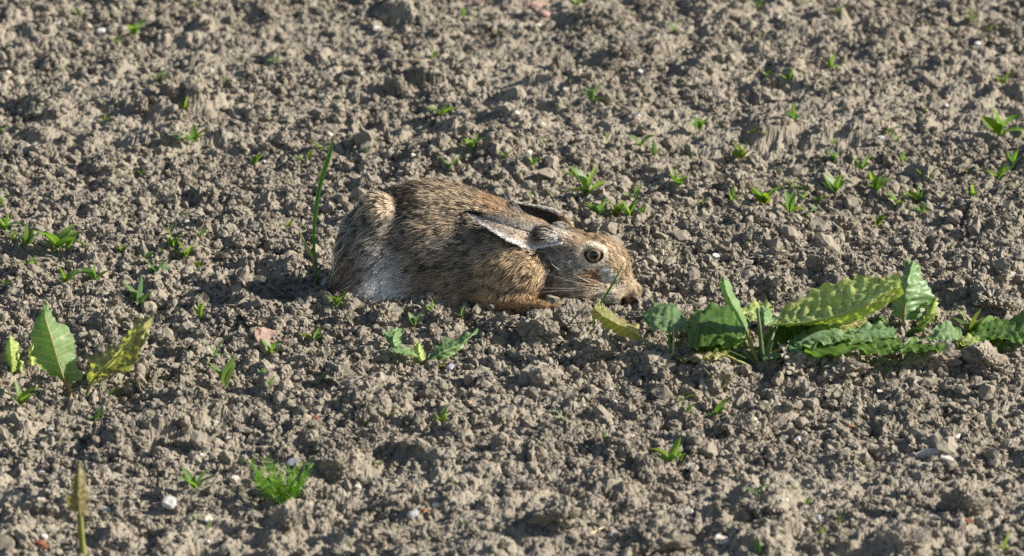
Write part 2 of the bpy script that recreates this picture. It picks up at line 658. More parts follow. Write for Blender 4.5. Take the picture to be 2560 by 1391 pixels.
# px, py of the clod's middle, width and height in photograph pixels, label
CLODS = [
    (838, 935, 75, 85, 'dark-sided pointed clod left of the small torn dock plant'),
    (905, 925, 55, 45, 'rounded clod leaning on the dark-sided pointed clod'),
    (960, 792, 80, 60, 'tilted clod with shaded left face against the hare\'s belly'),
    (860, 790, 60, 45, 'clod at the hare\'s rump corner, in front of the white flank'),
    (1095, 800, 75, 55, 'clod in front of the hare\'s pale belly strip'),
    (1250, 800, 85, 60, 'clod just below the hare\'s orange foreleg'),
    (1345, 822, 110, 70, 'big crumbly clod under the hare\'s front paw'),
    (1440, 790, 90, 65, 'lumpy clod under the hare\'s chin and neck'),
    (1596, 790, 48, 30, 'small clod touching the hare\'s nose'),
    (1845, 465, 110, 90, 'clod with large triangular shaded face above the crop seedlings'),
    (1690, 600, 75, 55, 'clod with dark left face to the right of the hare\'s forehead'),
    (1880, 545, 80, 50, 'flat clod beneath the largest row of seedlings at right'),
    (2300, 450, 120, 70, 'broad flat-topped clod behind the yellowish seedling cluster'),
    (2480, 745, 120, 85, 'large squarish pale clod above the far right dock leaves'),
    (2400, 700, 60, 50, 'clod left of the large squarish pale clod'),
    (1920, 640, 100, 55, 'wide clod casting a dark shadow behind the dock plant'),
    (2060, 655, 80, 60, 'lumpy clod above the puckered dock leaf'),
    (350, 265, 60, 60, 'upright clod with dark oval face in the upper left'),
    (420, 225, 55, 70, 'pointed pale clod above the yellow-green seedling, upper left'),
    (250, 580, 70, 50, 'flat smooth grey clod behind the left seedling row'),
    (920, 455, 75, 60, 'clod behind the hare\'s rump with shaded front'),
    (990, 215, 70, 70, 'tall clod at the edge of the hollow behind the hare'),
    (1410, 155, 60, 50, 'clod below the pink brick fragments at the top'),
    (1560, 120, 80, 60, 'clod beside the dark hollow near the top edge'),
    (2000, 900, 130, 80, 'crumbly clod at the foot of the big dock plant'),
    (2110, 910, 120, 75, 'wide clod in front of the crumpled dock leaf'),
    (2330, 890, 130, 80, 'heavy clod between the big dock plant and the right dock'),
    (2470, 900, 110, 70, 'rough clod in front of the far right dock leaves'),
    (1640, 920, 110, 70, 'low clod left of the big dock plant base'),
    (1790, 940, 90, 65, 'clod below the withered lower dock leaf'),
    (1480, 885, 100, 65, 'clod below the curled dry dock leaf'),
    (2215, 1075, 75, 65, 'boxy clod with black left side in the lower right field'),
    (1850, 1070, 70, 60, 'dark-sided clod beside the large white shell, lower right'),
    (1400, 1290, 130, 100, 'largest blurred clod near the bottom, middle of the photo'),
    (1640, 1350, 120, 90, 'blurred clod with dark left face at the bottom edge'),
    (2240, 1350, 130, 90, 'blurred dark-sided clod at the bottom right'),
    (2410, 1260, 110, 80, 'blurred clod with broad shaded side at lower right'),
    (715, 1310, 75, 65, 'clod with dark face below the feathery weed'),
    (770, 1225, 80, 60, 'pale clod half hidden behind the feathery weed'),
    (835, 1160, 70, 60, 'dark clod right of the feathery weed'),
    (300, 1130, 65, 60, 'dark-faced clod in the lower left field'),
    (150, 745, 90, 60, 'clod behind the tall left dock leaf'),
    (270, 850, 55, 50, 'small dark-sided clod between the two left dock leaves'),
    (450, 870, 60, 50, 'dark-sided clod right of the yellowing dock leaf'),
    (640, 800, 100, 55, 'pale clod on the ridge at the edge of the hare\'s shadow'),
    (1170, 255, 90, 60, 'clod with shaded left side in the field above the hare'),
    (1300, 545, 50, 40, 'clod peeping out behind the hare\'s ears'),
    (730, 530, 60, 50, 'clod just left of the tall grass blade'),
    (620, 610, 65, 50, 'clod with dark face left of the grass blade\'s pale leaf'),
    (2115, 560, 80, 60, 'clod with dark left face below the right-hand seedlings'),
    (2540, 560, 70, 50, 'pale clod at the right edge under the seedlings'),
]
n_named = len(CLODS)


def place_clod(px, py, w, h, k, r, sink=.45):
    c = G(px, py + h * .30)
    o = bpy.data.objects.new('soil_clod', CLOD_ME[k])
    COL.objects.link(o)
    sx, sz = w * MPP * .56, h * MPP * .60
    o.scale = (sx, sx * r.uniform(.8, 1.1), sz)
    o.rotation_euler = (r.uniform(-.35, .35), r.uniform(-.35, .35), r.uniform(0, 6.28))
    o.location = (c[0], c[1] + sx * .25, c[2] + sz * (1 - 2 * sink) * .8)
    return o


rc = np.random.default_rng(77)
for i, (px, py, w, h, lab) in enumerate(CLODS):
    tag(place_clod(px, py, w, h, i % 5, rc, .40), lab, 'clod', 'big clods that stand out on the field')
extra = []
for i in range(230):
    px = rc.uniform(-20, 2580)
    py = rc.uniform(0, 1390) if rc.random() < .45 else rc.uniform(380, 1000)
    p = gpt(px, py)
    if ((p[0] + .03) / .24) ** 2 + ((p[1] + .085) / .085) ** 2 < 1 or ((p[0] - .145) / .06) ** 2 + ((p[1] + .125) / .05) ** 2 < 1:
        continue
    w = 24 * (58 / 24) ** (rc.random() ** 1.5)
    extra.append((px, py, w, place_clod(px, py, w, w * rc.uniform(.65, .95), int(rc.integers(5, 14)), rc, .42)))
# ------------------------------------------------------------------ the hare: one continuous body from a blended solid
def ell(P, c, r, rot=0.0, yaw=0.0):
    q = P - np.array(c)
    if rot:                                     # tilt in the x-z plane
        ca, sa = math.cos(rot), math.sin(rot)
        q = np.stack([q[..., 0] * ca + q[..., 2] * sa, q[..., 1], -q[..., 0] * sa + q[..., 2] * ca], -1)
    if yaw:
        ca, sa = math.cos(yaw), math.sin(yaw)
        q = np.stack([q[..., 0] * ca + q[..., 1] * sa, -q[..., 0] * sa + q[..., 1] * ca, q[..., 2]], -1)
    r = np.array(r)
    k0 = np.linalg.norm(q / r, axis=-1)
    k1 = np.linalg.norm(q / (r * r), axis=-1) + 1e-9
    return k0 * (k0 - 1) / k1


def cap(P, a, b, ra, rb):
    a, b = np.array(a), np.array(b)
    ab = b - a
    t = np.clip(((P - a) @ ab) / (ab @ ab), 0, 1)
    return np.linalg.norm(P - a - t[..., None] * ab, axis=-1) - (ra + (rb - ra) * t)


def smin(a, b, k):
    h = np.clip(.5 + .5 * (b - a) / k, 0, 1)
    return b * (1 - h) + a * h - k * h * (1 - h)


def at(px, py, y):
    return W(px, py, y)


HY = -.118          # middle plane of the head


def hare_solid(P):
    d = ell(P, at(945, 628, -.08), (.050, .066, .060))                      # rump
    d = smin(d, ell(P, at(1075, 597, -.08), (.078, .070, .073), -.02), .024)   # loin, saddle
    d = smin(d, ell(P, at(1187, 619, -.085), (.070, .065, .066), -.16), .024)  # ribs
    d = smin(d, ell(P, at(1285, 676, -.095), (.054, .056, .051), -.2), .022)  # chest
    d = smin(d, ell(P, at(945, 695, -.090), (.048, .062, .046)), .02)         # low hind quarters
    d = smin(d, ell(P, at(1100, 715, -.090), (.10, .066, .040)), .02)         # belly spread on the soil
    d = smin(d, ell(P, at(935, 650, -.117), (.042, .026, .050), .2), .012)    # near thigh
    d = smin(d, ell(P, at(940, 660, -.036), (.044, .026, .052), .2), .014)    # far thigh
    d = smin(d, ell(P, at(950, 538, -.108), (.022, .022, .028), .35), .014)    # hip
    d = smin(d, ell(P, at(905, 735, -.138), (.034, .016, .020)), .016)        # hock
    d = smin(d, ell(P, at(1275, 675, -.140), (.044, .024, .042), -.5), .016)  # near shoulder
    d = smin(d, ell(P, at(1290, 640, -.060), (.044, .024, .042), -.5), .016)
    # neck
    d = smin(d, cap(P, at(1305, 655, -.10), at(1400, 664, HY), .037, .027), .014)
    d = smin(d, cap(P, at(1340, 690, -.115), at(1430, 725, HY - .003), .028, .020), .012)
    # head
    h = ell(P, at(1448, 640, HY), (.038, .029, .028), -.25)                   # skull
    h = smin(h, ell(P, at(1506, 646, HY), (.034, .0265, .026), -.55), .012)    # brow
    h = smin(h, cap(P, at(1526, 660, HY), at(1564, 718, HY), .0225, .0135), .010)   # bridge
    h = smin(h, ell(P, at(1580, 733, HY), (.0120, .0125, .0140), -.6), .005)  # nose
    h = smin(h, ell(P, at(1452, 700, HY - .004), (.036, .0265, .025), -.4), .014)   # cheek
    h = smin(h, ell(P, at(1520, 728, HY - .009), (.022, .0160, .0150), -.3), .008)  # whisker pad
    h = smin(h, cap(P, at(1480, 735, HY), at(1535, 762, HY), .0175, .011), .010)    # jaw, chin
    brow = ell(P, at(1482, 618, HY - .0235), (.016, .006, .006), -.25)
    h = smin(h, brow, .006)
    d = smin(d, h, .014)
    # ear roots
    d = smin(d, cap(P, at(1432, 612, HY - .020), at(1372, 588, HY - .026), .013, .0095), .010)
    d = smin(d, cap(P, at(1440, 598, HY + .018), at(1400, 572, HY + .030), .011, .008), .010)
    # mouth
    mouth = ell(P, at(1560, 750, HY - .012), (.0055, .010, .0030), -.6)
    d = np.maximum(d, -mouth)
    # near foreleg and paw lying forward, far one beside it
    d = smin(d, cap(P, at(1215, 742, -.150), at(1300, 752, -.158), .0150, .0100), .010)
    d = smin(d, cap(P, at(1290, 750, -.158), at(1356, 765, -.163), .0100, .0068), .005)
    d = smin(d, ell(P, at(1368, 764, -.163), (.013, .0082, .0066), -.05), .004)
    for tx, ty, td in ((1388, 761, -.158), (1393, 764, -.163), (1388, 767, -.168)):       # toes
        d = smin(d, ell(P, at(tx, ty, td), (.0070, .0030, .0034), -.15), .002)
    d = smin(d, cap(P, at(1300, 752, -.075), at(1390, 768, -.085), .012, .009), .006)
    # hind feet, tail
    d = smin(d, ell(P, at(930, 772, -.143), (.040, .012, .009)), .012)
    d = smin(d, ell(P, at(852, 715, -.08), (.016, .020, .024)), .010)
    return d


def surface_nets(f, xs, ys, zs):
    P = np.stack(np.meshgrid(xs, ys, zs, indexing='ij'), -1)
    D = f(P)
    neg = D < 0
    nx, ny, nz = D.shape
    acc = np.zeros((nx - 1, ny - 1, nz - 1, 3))
    cnt = np.zeros((nx - 1, ny - 1, nz - 1))
    corners = [(a, b, c) for a in (0, 1) for b in (0, 1) for c in (0, 1)]

    def sl(c):
        return (slice(c[0], nx - 1 + c[0]), slice(c[1], ny - 1 + c[1]), slice(c[2], nz - 1 + c[2]))
    for i, a in enumerate(corners):
        for b in corners[i + 1:]:
            if sum(abs(p - q) for p, q in zip(a, b)) != 1:
                continue
            da, db = D[sl(a)], D[sl(b)]
            cross = (da < 0) != (db < 0)
            t = np.where(cross, da / np.where(cross, da - db, 1), 0)[..., None]
            acc += np.where(cross[..., None], P[sl(a)] * (1 - t) + P[sl(b)] * t, 0)
            cnt += cross
    on = cnt > 0
    idx = -np.ones(on.shape, dtype=np.int64)
    idx[on] = np.arange(on.sum())
    V = acc[on] / cnt[on][:, None]
    F = []
    for ax in range(3):
        lo = [slice(1, -1)] * 3
        lo[ax] = slice(0, -1)
        hi = list(lo)
        hi[ax] = slice(1, None)
        a, b = neg[tuple(lo)], neg[tuple(hi)]
        w = np.argwhere(a != b)
        inside = a[a != b]
        off = np.ones(3, dtype=int)
        off[ax] = 0
        w = w + off
        u, v = [k for k in range(3) if k != ax]
        eu, ev = np.eye(3, dtype=int)[u], np.eye(3, dtype=int)[v]
        q = [idx[tuple((w - s * eu - t * ev).T)] for s, t in ((1, 1), (0, 1), (0, 0), (1, 0))]
        Q = np.stack(q, 1)
        flip = inside if ax != 1 else ~inside
        Q = np.where(flip[:, None], Q, Q[:, ::-1])
        F.append(Q)
    return V, np.vstack(F)


HV, HF = surface_nets(hare_solid, np.arange(-.245, .185, .0027), np.arange(-.195, .020, .0027), np.arange(-.035, .185, .0027))
hare_base = G(1150, 790)
hare = empty('hare', (-.05, -.085, -.005), 'brown hare crouched flat on the bare soil with its ears laid back', 'hare')

BVH = BVHTree.FromPolygons([Vector(v) for v in HV], HF.tolist())


def hit(px, py):
    d = Vector(ray(px, py)).normalized()
    loc, nor, _, _ = BVH.ray_cast(Vector(CAM), d)
    if loc is None:
        loc, nor, _, _ = BVH.find_nearest(Vector(at(px, py, HY)))
    loc, nor = np.array(loc), np.array(nor)
    if nor @ ray(px, py) > 0:
        nor = -nor
    return loc, nor


def seg(px, py, pts, w):
    """0..1 closeness of a pixel to a polyline, falling off over w pixels"""
    best = np.full(px.shape, 1e9)
    for (x0, y0), (x1, y1) in zip(pts[:-1], pts[1:]):
        dx, dy = x1 - x0, y1 - y0
        t = np.clip(((px - x0) * dx + (py - y0) * dy) / (dx * dx + dy * dy + 1e-9), 0, 1)
        best = np.minimum(best, np.hypot(px - x0 - t * dx, py - y0 - t * dy))
    return np.clip(1.35 - best / w, 0, 1)


def blob(px, py, cx, cy, rx, ry, soft=.35):
    d = np.hypot((px - cx) / rx, (py - cy) / ry)
    return np.clip((1 + soft - d) / (2 * soft), 0, 1)


EYE_PX = (1483, 638)
TAN, BLACK = np.array([.46, .33, .19]), np.array([.035, .028, .022])


def coat(P):
    """mean colour, share of black-tipped hairs and hair length over the body (the same on both flanks)"""
    Q = P.copy()
    mid = np.where(Q[:, 0] > .04, HY, -.083)
    Q[:, 1] = mid - np.abs(Q[:, 1] - mid)
    pp = project(Q)
    x, y = pp[:, 0], pp[:, 1]
    n = len(x)
    wob = vnoise3(P * 60, 9)
    x = x + 14 * wob
    y = y + 12 * vnoise3(P * 55 + 7, 10)
    c = np.tile([.27, .22, .165], (n, 1))
    dark = np.full(n, .40)
    length = np.full(n, .016)

    def put(m, col, dk=None, ln=None):
        nonlocal c, dark, length
        c = c * (1 - m[:, None]) + m[:, None] * np.array(col)
        if dk is not None:
            dark = dark * (1 - m) + m * dk
        if ln is not None:
            length = length * (1 - m) + m * ln
    put(np.clip((560 - y) / 50, 0, 1), (.40, .315, .205), .62, .016)               # back: strongly ticked
    put(blob(x, y, 1180, 480, 90, 45), (.39, .30, .19), .54)
    put(blob(x, y, 1015, 500, 38, 42), (.30, .235, .155), .78)
    put(blob(x, y, 1255, 505, 50, 26), (.44, .28, .15), .28, .012)                  # rusty nape
    put(blob(x, y, 900, 600, 70, 110), (.25, .215, .165), .42, .014)                # grey rump
    put(blob(x, y, 960, 508, 36, 42), (.50, .395, .26), .28, .013)                   # pale hip
    put(blob(x, y, 865, 705, 55, 60), (.24, .165, .10), .30, .014)
    put(blob(x, y, 890, 745, 45, 32), (.27, .18, .105), .15, .012)
    put(blob(x, y, 1110, 560, 60, 28), (.36, .265, .165), .42)
    put(blob(x, y, 1150, 722, 130, 38), (.29, .215, .14), .24, .016)                # lower flank, sandy
    put(blob(x, y, 1200, 745, 110, 25), (.32, .225, .135), .14, .014)
    put(blob(x, y, 968, 722, 54, 74, .75), (.66, .65, .62), .02, .013)                # white hind belly
    put(blob(x, y, 1120, 782, 130, 14), (.62, .61, .59), .0, .012)
    put(blob(x, y, 1285, 680, 80, 90), (.50, .355, .20), .36, .017)                   # golden shoulder
    put(blob(x, y, 1330, 740, 80, 32), (.36, .235, .125), .28, .013)
    put(blob(x, y, 1388, 680, 22, 62), (.20, .14, .09), .6, .011)  # shade of the groove between cheek and shoulder, darkened into the coat
    put(seg(x, y, [(1215, 742), (1300, 752), (1375, 765)], 18), (.50, .31, .14), .10, .0042)
    # head
    hd = blob(x, y, 1490, 670, 125, 125, .2) * (x > 1395)
    put(hd, (.49, .355, .215), .24, .0065)
    put(blob(x, y, 1440, 680, 48, 62), (.34, .305, .255), .26, .008)                   # grey cheek
    put(blob(x, y, 1400, 610, 36, 34), (.56, .52, .45), .12, .008)
    put(blob(x, y, 1425, 640, 30, 45), (.40, .37, .33), .22, .008)
    put(blob(x, y, 1500, 600, 70, 24), (.40, .28, .155), .42, .006)
    put(blob(x, y, 1545, 630, 34, 40), (.50, .37, .225), .24, .006)
    put(blob(x, y, 1478, 693, 40, 20), (.33, .20, .10), .30, .006)                    # dark patch under the eye
    put(blob(x, y, 1527, 682, 15, 25), (.86, .78, .67), .0, .006)                     # white cheek spot
    put(blob(x, y, 1580, 722, 26, 40), (.50, .385, .25), .1, .0035)                   # muzzle
    put(blob(x, y, 1545, 722, 30, 16), (.62, .52, .38), .08, .004)
    put(blob(x, y, 1515, 755, 40, 22), (.50, .46, .40), .05, .006)                    # chin
    put(blob(x, y, 1440, 740, 60, 26), (.40, .30, .20), .2, .010)
    put(blob(x, y, 1562, 749, 11, 8), (.04, .03, .024), .0, .002)                   # mouth corner
    put(blob(x, y, 1592, 744, 10, 9), (.20, .13, .09), .2, .002)                      # nose tip
    ring = np.clip(1.3 - np.abs(np.hypot((pp[:, 0] - EYE_PX[0]) / 1.1, pp[:, 1] - EYE_PX[1] - 1) - 27) / 9, 0, 1)
    put(ring * (pp[:, 0] > 1440), (.72, .62, .48), .0, .0028)
    c = np.clip((c * .87 + c.mean(1, keepdims=True) * .13) * 1.18, 0, .92)
    return c, dark * .92, length


fur_mat = bpy.data.materials.new('hare_fur')
fur_mat.use_nodes = True
_t = fur_mat.node_tree
for _n in list(_t.nodes):
    if _n.type == 'BSDF_PRINCIPLED':
        _t.nodes.remove(_n)
_h = _t.nodes.new('ShaderNodeBsdfHairPrincipled')
_h.parametrization = 'COLOR'
_h.inputs['Roughness'].default_value = .45
_h.inputs['Radial Roughness'].default_value = .6
_h.inputs['Random Roughness'].default_value = .2
_a = _t.nodes.new('ShaderNodeAttribute')
_a.attribute_name = 'coat'
_t.links.new(_a.outputs['Color'], _h.inputs['Color'])
_t.links.new(_h.outputs[0], _t.nodes['Material Output'].inputs['Surface'])

skin = Mat('hare_undercoat', .9, .05)
_va = skin.n('ShaderNodeAttribute', attribute_name='coat')
skin.l(_va.outputs['Color'], skin.b.inputs['Base Color'])


def hair_object(name, pts, radius, color, parent):
    """pts (n,k,3) strands, radius (n,k), colour (n,k,3)"""
    n, k = pts.shape[:2]
    cu = bpy.data.hair_curves.new(name)
    cu.add_curves([k] * n)
    cu.attributes['position'].data.foreach_set('vector', pts.astype(np.float32).ravel())
    ra = cu.attributes.get('radius') or cu.attributes.new('radius', 'FLOAT', 'POINT')
    ra.data.foreach_set('value', radius.astype(np.float32).ravel())
    ca = cu.attributes.new('coat', 'FLOAT_COLOR', 'POINT')
    c4 = np.ones((n, k, 4), np.float32)
    c4[..., :3] = color
    ca.data.foreach_set('color', c4.ravel())
    cu.materials.append(fur_mat)
    return link(name, cu, parent)


FUR = Mat('hare_fur_tufts', .75, .12)
_fa = FUR.n('ShaderNodeAttribute', attribute_name='coat')
FUR.l(_fa.outputs['Color'], FUR.b.inputs['Base Color'])
_ft = FUR.n('ShaderNodeBsdfTranslucent')
FUR.l(_fa.outputs['Color'], _ft.inputs['Color'])
_fm = FUR.n('ShaderNodeMixShader')
_fm.inputs[0].default_value = .22
FUR.l(FUR.b.outputs[0], _fm.inputs[1])
FUR.l(_ft.outputs[0], _fm.inputs[2])
FUR.l(_fm.outputs[0], FUR.out.inputs['Surface'])


def tuft_object(name, pts, N, width, color, parent):
    """flat pointed locks of fur: pts (n,k,3), skin normal (n,3), half width (n,), colour (n,k,3)"""
    n, k = pts.shape[:2]
    T = unit(np.gradient(pts, axis=1))
    S = unit(np.cross(T, N[:, None]))
    prof = np.interp(np.linspace(0, 1, k), [0, .3, .7, 1], [.7, 1, .75, .06])
    off = S * (width[:, None] * prof[None])[..., None]
    V = np.stack([pts - off, pts + off], 2).reshape(-1, 3)
    b = (np.arange(n) * k * 2)[:, None]
    F = np.concatenate([np.stack([b + 2 * j, b + 2 * j + 1, b + 2 * j + 3, b + 2 * j + 2], -1) for j in range(k - 1)], 1).reshape(-1, 4)
    return mesh_obj(name, V, F, FUR.m, parent, smooth=True, col=np.repeat(color, 2, axis=1).reshape(-1, 3))


def sample_surface(V, F, n, r, weight=None):
    T = np.vstack([F[:, [0, 1, 2]], F[:, [0, 2, 3]]]) if F.shape[1] == 4 else F
    a, b, c = V[T[:, 0]], V[T[:, 1]], V[T[:, 2]]
    nr = np.cross(b - a, c - a)
    ar = np.linalg.norm(nr, axis=1)
    w = ar if weight is None else ar * weight((a + b + c) / 3)
    i = r.choice(len(T), n, p=w / w.sum())
    u, v = r.random(n), r.random(n)
    s = u + v > 1
    u[s], v[s] = 1 - u[s], 1 - v[s]
    return a[i] + u[:, None] * (b - a)[i] + v[:, None] * (c - a)[i], (nr / (ar[:, None] + 1e-15))[i]


def unit(v):
    return v / (np.linalg.norm(v, axis=-1, keepdims=True) + 1e-12)


def grow(P, N, flow, length, lift, r, k=6, clump=.55, cell=.006, curl=.25):
    """strands that leave the skin and lie down along the flow, drawn together into tufts"""
    n = len(P)
    t = unit(flow - (flow * N).sum(1)[:, None] * N)
    jit = r.normal(size=(n, 3)) * curl
    t = unit(t + jit - (jit * N).sum(1)[:, None] * N * .7)
    s = np.linspace(0, 1, k)
    ang = lift[:, None] * (1 - s[None, :] * .75)
    step = length[:, None] / (k - 1)
    seg_ = (np.cos(ang)[..., None] * t[:, None] + np.sin(ang)[..., None] * N[:, None]) * step[..., None]
    pts = np.concatenate([np.zeros((n, 1, 3)), np.cumsum(seg_[:, :-1], 1)], 1) + P[:, None]
    # tufts
    w = P + cell * .8 * np.stack([vnoise3(P * 90, 31), vnoise3(P * 90, 32), vnoise3(P * 90, 33)], 1)
    key = np.floor(w / cell).astype(np.int64)
    key = key[:, 0] * 4000003 + key[:, 1] * 2003 + key[:, 2]
    _, inv = np.unique(key, return_inverse=True)
    inv = inv.ravel()
    cnt = np.bincount(inv).astype(float)
    tip = np.stack([np.bincount(inv, pts[:, -1, a]) / cnt for a in range(3)], 1)[inv]
    pull = (tip - pts[:, -1]) * clump
    pts = pts + pull[:, None] * (s[None, :, None] ** 1.5)
    return pts, inv


def tick(c, dark, inv, r, k=6):
    """agouti: pale-banded hairs among black-tipped ones, tuft by tuft"""
    n = len(c)
    ng = inv.max() + 1
    g = r.random(ng)[inv]
    d = (.66 * g + .34 * r.random(n)) < dark
    br = (r.normal(0, .16, n) + r.normal(0, .15, ng)[inv])[:, None]
    base = c * np.clip(1 + br, .45, 1.6)
    s = np.linspace(0, 1, k)[None, :, None]
    pale = base[:, None] * (.62 + .62 * s)
    darkc = base[:, None] * .5 * (1 - s) + BLACK * s * 1.0 + base[:, None] * .10
    return np.clip(np.where(d[:, None, None], darkc, pale), .004, .93)


hc, hdk, hln = coat(HV)
body = mesh_obj('body', HV, HF, skin.m, hare, smooth=True, col=hc * (.75 - .35 * hdk)[:, None])

eye_p, eye_n = hit(*EYE_PX)


def body_flow(P):
    pp = project(P)
    x, y = pp[:, 0], pp[:, 1]
    f = np.tile([-1.0, 0.0, -.28], (len(P), 1))
    rump = np.clip((-.13 - P[:, 0]) / .07, 0, 1)[:, None]
    f = f * (1 - rump) + rump * np.array([-.55, 0, -.85])
    head = ((x > 1400)[:, None]).astype(float)
    f = f * (1 - head) + head * np.array([-.85, -.05, .38])
    cheek = blob(x, y, 1470, 725, 90, 45)[:, None]
    f = f * (1 - cheek) + cheek * np.array([-1, -.1, -.05])
    leg = seg(x, y, [(1230, 745), (1300, 752), (1385, 766)], 20)[:, None]
    f = f * (1 - leg) + leg * np.array([1, 0, -.2])
    sh = blob(x, y, 1290, 680, 80, 90)[:, None]
    f = f * (1 - .6 * sh) + .6 * sh * np.array([-.8, -.1, -.7])
    f += .30 * np.stack([vnoise3(P * 35, 41), vnoise3(P * 35, 42), vnoise3(P * 35, 43)], 1)
    return f


rf = np.random.default_rng(5)
NB = 112000
FP, FN = sample_surface(HV, HF, NB, rf, lambda c: np.where(c[:, 2] < -.012, .05, 1.0) * np.where(c[:, 1] > -.06, .45, 1.0) * np.where(c[:, 0] > .065, 3.0, 1.0))
# normals out of the solid
eps = .002
gout = hare_solid(FP + FN * eps) - hare_solid(FP - FN * eps)
FN = np.where((gout < 0)[:, None], -FN, FN)
ed = np.linalg.norm(FP - (eye_p - eye_n * .003), axis=1)
keep = ed > .0128
FP, FN, ed = FP[keep], FN[keep], ed[keep]
c, dk, ln = coat(FP)
ln = np.minimum(ln, np.where(ed < .024, .0035, 1))
ln = ln * rf.uniform(.7, 1.25, len(ln))
lift = np.clip(rf.normal(.32, .12, len(ln)), .08, .9) * np.where(ln < .008, .85, 1)
pts, inv = grow(FP, FN, body_flow(FP), ln, lift, rf, k=4, clump=.5, cell=.0062)
colr = tick(c, dk, inv, rf, 4)
tuft_object('fur', pts, FN, np.clip(ln / .012, .42, 1.15) * .00040 * rf.uniform(.6, 1.3, len(ln)), colr, hare)

# long pale guard hairs standing out on flank and shoulder
m = rf.random(len(FP)) < .012
m &= (FP[:, 0] < .06) & (ln > .011) & (FN[:, 2] < .7)
gp, _ = grow(FP[m] + FN[m] * .004, FN[m], body_flow(FP[m]), ln[m] * rf.uniform(1.3, 1.9, m.sum()), rf.uniform(.15, .4, m.sum()), rf, clump=0, curl=.3)
gc = np.clip(np.tile([.78, .70, .58], (m.sum(), 1)) * rf.uniform(.6, 1.15, (m.sum(), 1)), 0, .9)
hair_object('guard_hair', gp, np.outer(np.full(m.sum(), .00023), [1, 1, 1, .8, .6, .2]), np.repeat(gc[:, None], 6, 1), hare)


# ---- ears: two flaps folded along the ear, rolled shut, laid along the back
def make_ear(axis, up, half, depth, bands, seed, section, tipdark=.9):
    nu, nv = 46, 33
    A = spline(axis, nu)
    T = unit(np.gradient(A, axis=0))
    camd = unit(np.array([CAM - A.mean(0)]))[0]
    C = unit(camd - (T @ camd)[:, None] * T)
    U = np.cross(C, T)
    U = np.where((U @ np.array([0, 0, 1.]))[:, None] < 0, -U, U)
    u = np.linspace(0, 1, nu)
    hw = np.interp(u, np.linspace(0, 1, len(half)), half)
    dp = np.interp(u, np.linspace(0, 1, len(depth)), depth)
    S = spline(section, nv)                     # (towards camera, up)
    V = (A[:, None] + C[:, None] * (dp[:, None] * S[None, :, 0])[..., None] + U[:, None] * (hw[:, None] * S[None, :, 1])[..., None])
    v = np.linspace(0, 1, nv)
    uu, vv = np.meshgrid(u, v, indexing='ij')
    col = bands(uu, vv)
    F = []
    for a in range(nu - 1):
        for b in range(nv - 1):
            F.append((a * nv + b, a * nv + b + 1, (a + 1) * nv + b + 1, (a + 1) * nv + b))
    F = np.array(F)
    V = V.reshape(-1, 3)
    ear = mesh_obj('ear', V, F, skin.m, hare, col=col.reshape(-1, 3))
    so = ear.modifiers.new('thickness', 'SOLIDIFY')
    so.thickness = .0011
    so.offset = 0
    r = np.random.default_rng(seed)
    n = 11000
    T3 = np.vstack([F[:, [0, 1, 2]], F[:, [0, 2, 3]]])
    a, b, c_ = V[T3[:, 0]], V[T3[:, 1]], V[T3[:, 2]]
    nr = np.cross(b - a, c_ - a)
    ar = np.linalg.norm(nr, axis=1)
    i = r.choice(len(T3), n, p=ar / ar.sum())
    w = r.random((n, 2))
    s = w.sum(1) > 1
    w[s] = 1 - w[s]
    P = a[i] + w[:, :1] * (b - a)[i] + w[:, 1:] * (c_ - a)[i]
    N = unit(nr[i])
    N = np.where((r.random(n) < .5)[:, None], -N, N)
    uvv = np.stack([uu.ravel(), vv.ravel()], 1)
    q = uvv[T3[i, 0]] + w[:, :1] * (uvv[T3[i, 1]] - uvv[T3[i, 0]]) + w[:, 1:] * (uvv[T3[i, 2]] - uvv[T3[i, 0]])
    cc = bands(q[:, 0], q[:, 1])
    ti = np.clip((q[:, 0] * (nu - 1)).astype(int), 0, nu - 1)
    fl = T[ti] + .25 * np.random.default_rng(seed + 1).normal(size=(n, 3)) - .35 * U[ti]
    L = .0042 * r.uniform(.6, 1.3, n)
    pts, inv = grow(P + N * .0005, N, fl, L, np.clip(r.normal(.30, .1, n), .05, .7), r, k=4, clump=.4, cell=.004)
    cl = tick(cc, np.full(n, .12) + .1 * (q[:, 1] < .45), inv, r, 4)
    tuft_object('ear_fur', pts, N, np.full(n, .00030), cl, ear)
    return ear


def near_bands(u, v):
    c = np.zeros(u.shape + (3,))
    brown, grey, bluish = np.array([.34, .25, .165]), np.array([.36, .30, .23]), np.array([.34, .33, .31])
    white, inner, black = np.array([.84, .81, .77]), np.array([.52, .43, .345]), np.array([.022, .018, .016])

    def sel(lo, hi, col, soft=.03):
        m = np.clip((v - lo) / soft + .5, 0, 1) * np.clip((hi - v) / soft + .5, 0, 1)
        return m[..., None], col
    c[:] = brown
    for lo, hi, col in ((.26, .38, grey), (.38, .50, bluish), (.54, .60, black * 2.5), (.60, .67, white), (.67, .92, inner), (.92, 1.1, white)):
        m, col = sel(lo, hi, col)
        if lo == .54:  # dark line: fold shadow below the upper flap, painted along the crease
            m = m * np.clip((u - .25) / .15, 0, 1)[..., None]
        c = c * (1 - m) + m * col
    base = np.clip((.26 - u) / .08, 0, 1)[..., None] * np.clip((v - .55) / .06, 0, 1)[..., None]
    c = c * (1 - base) + base * white
    tip = (np.clip((u - .80) / .06, 0, 1) * (v < .56))[..., None]
    c = c * (1 - tip) + tip * black
    tip2 = np.clip((u - .95) / .02, 0, 1)[..., None]
    return c * (1 - tip2) + tip2 * black


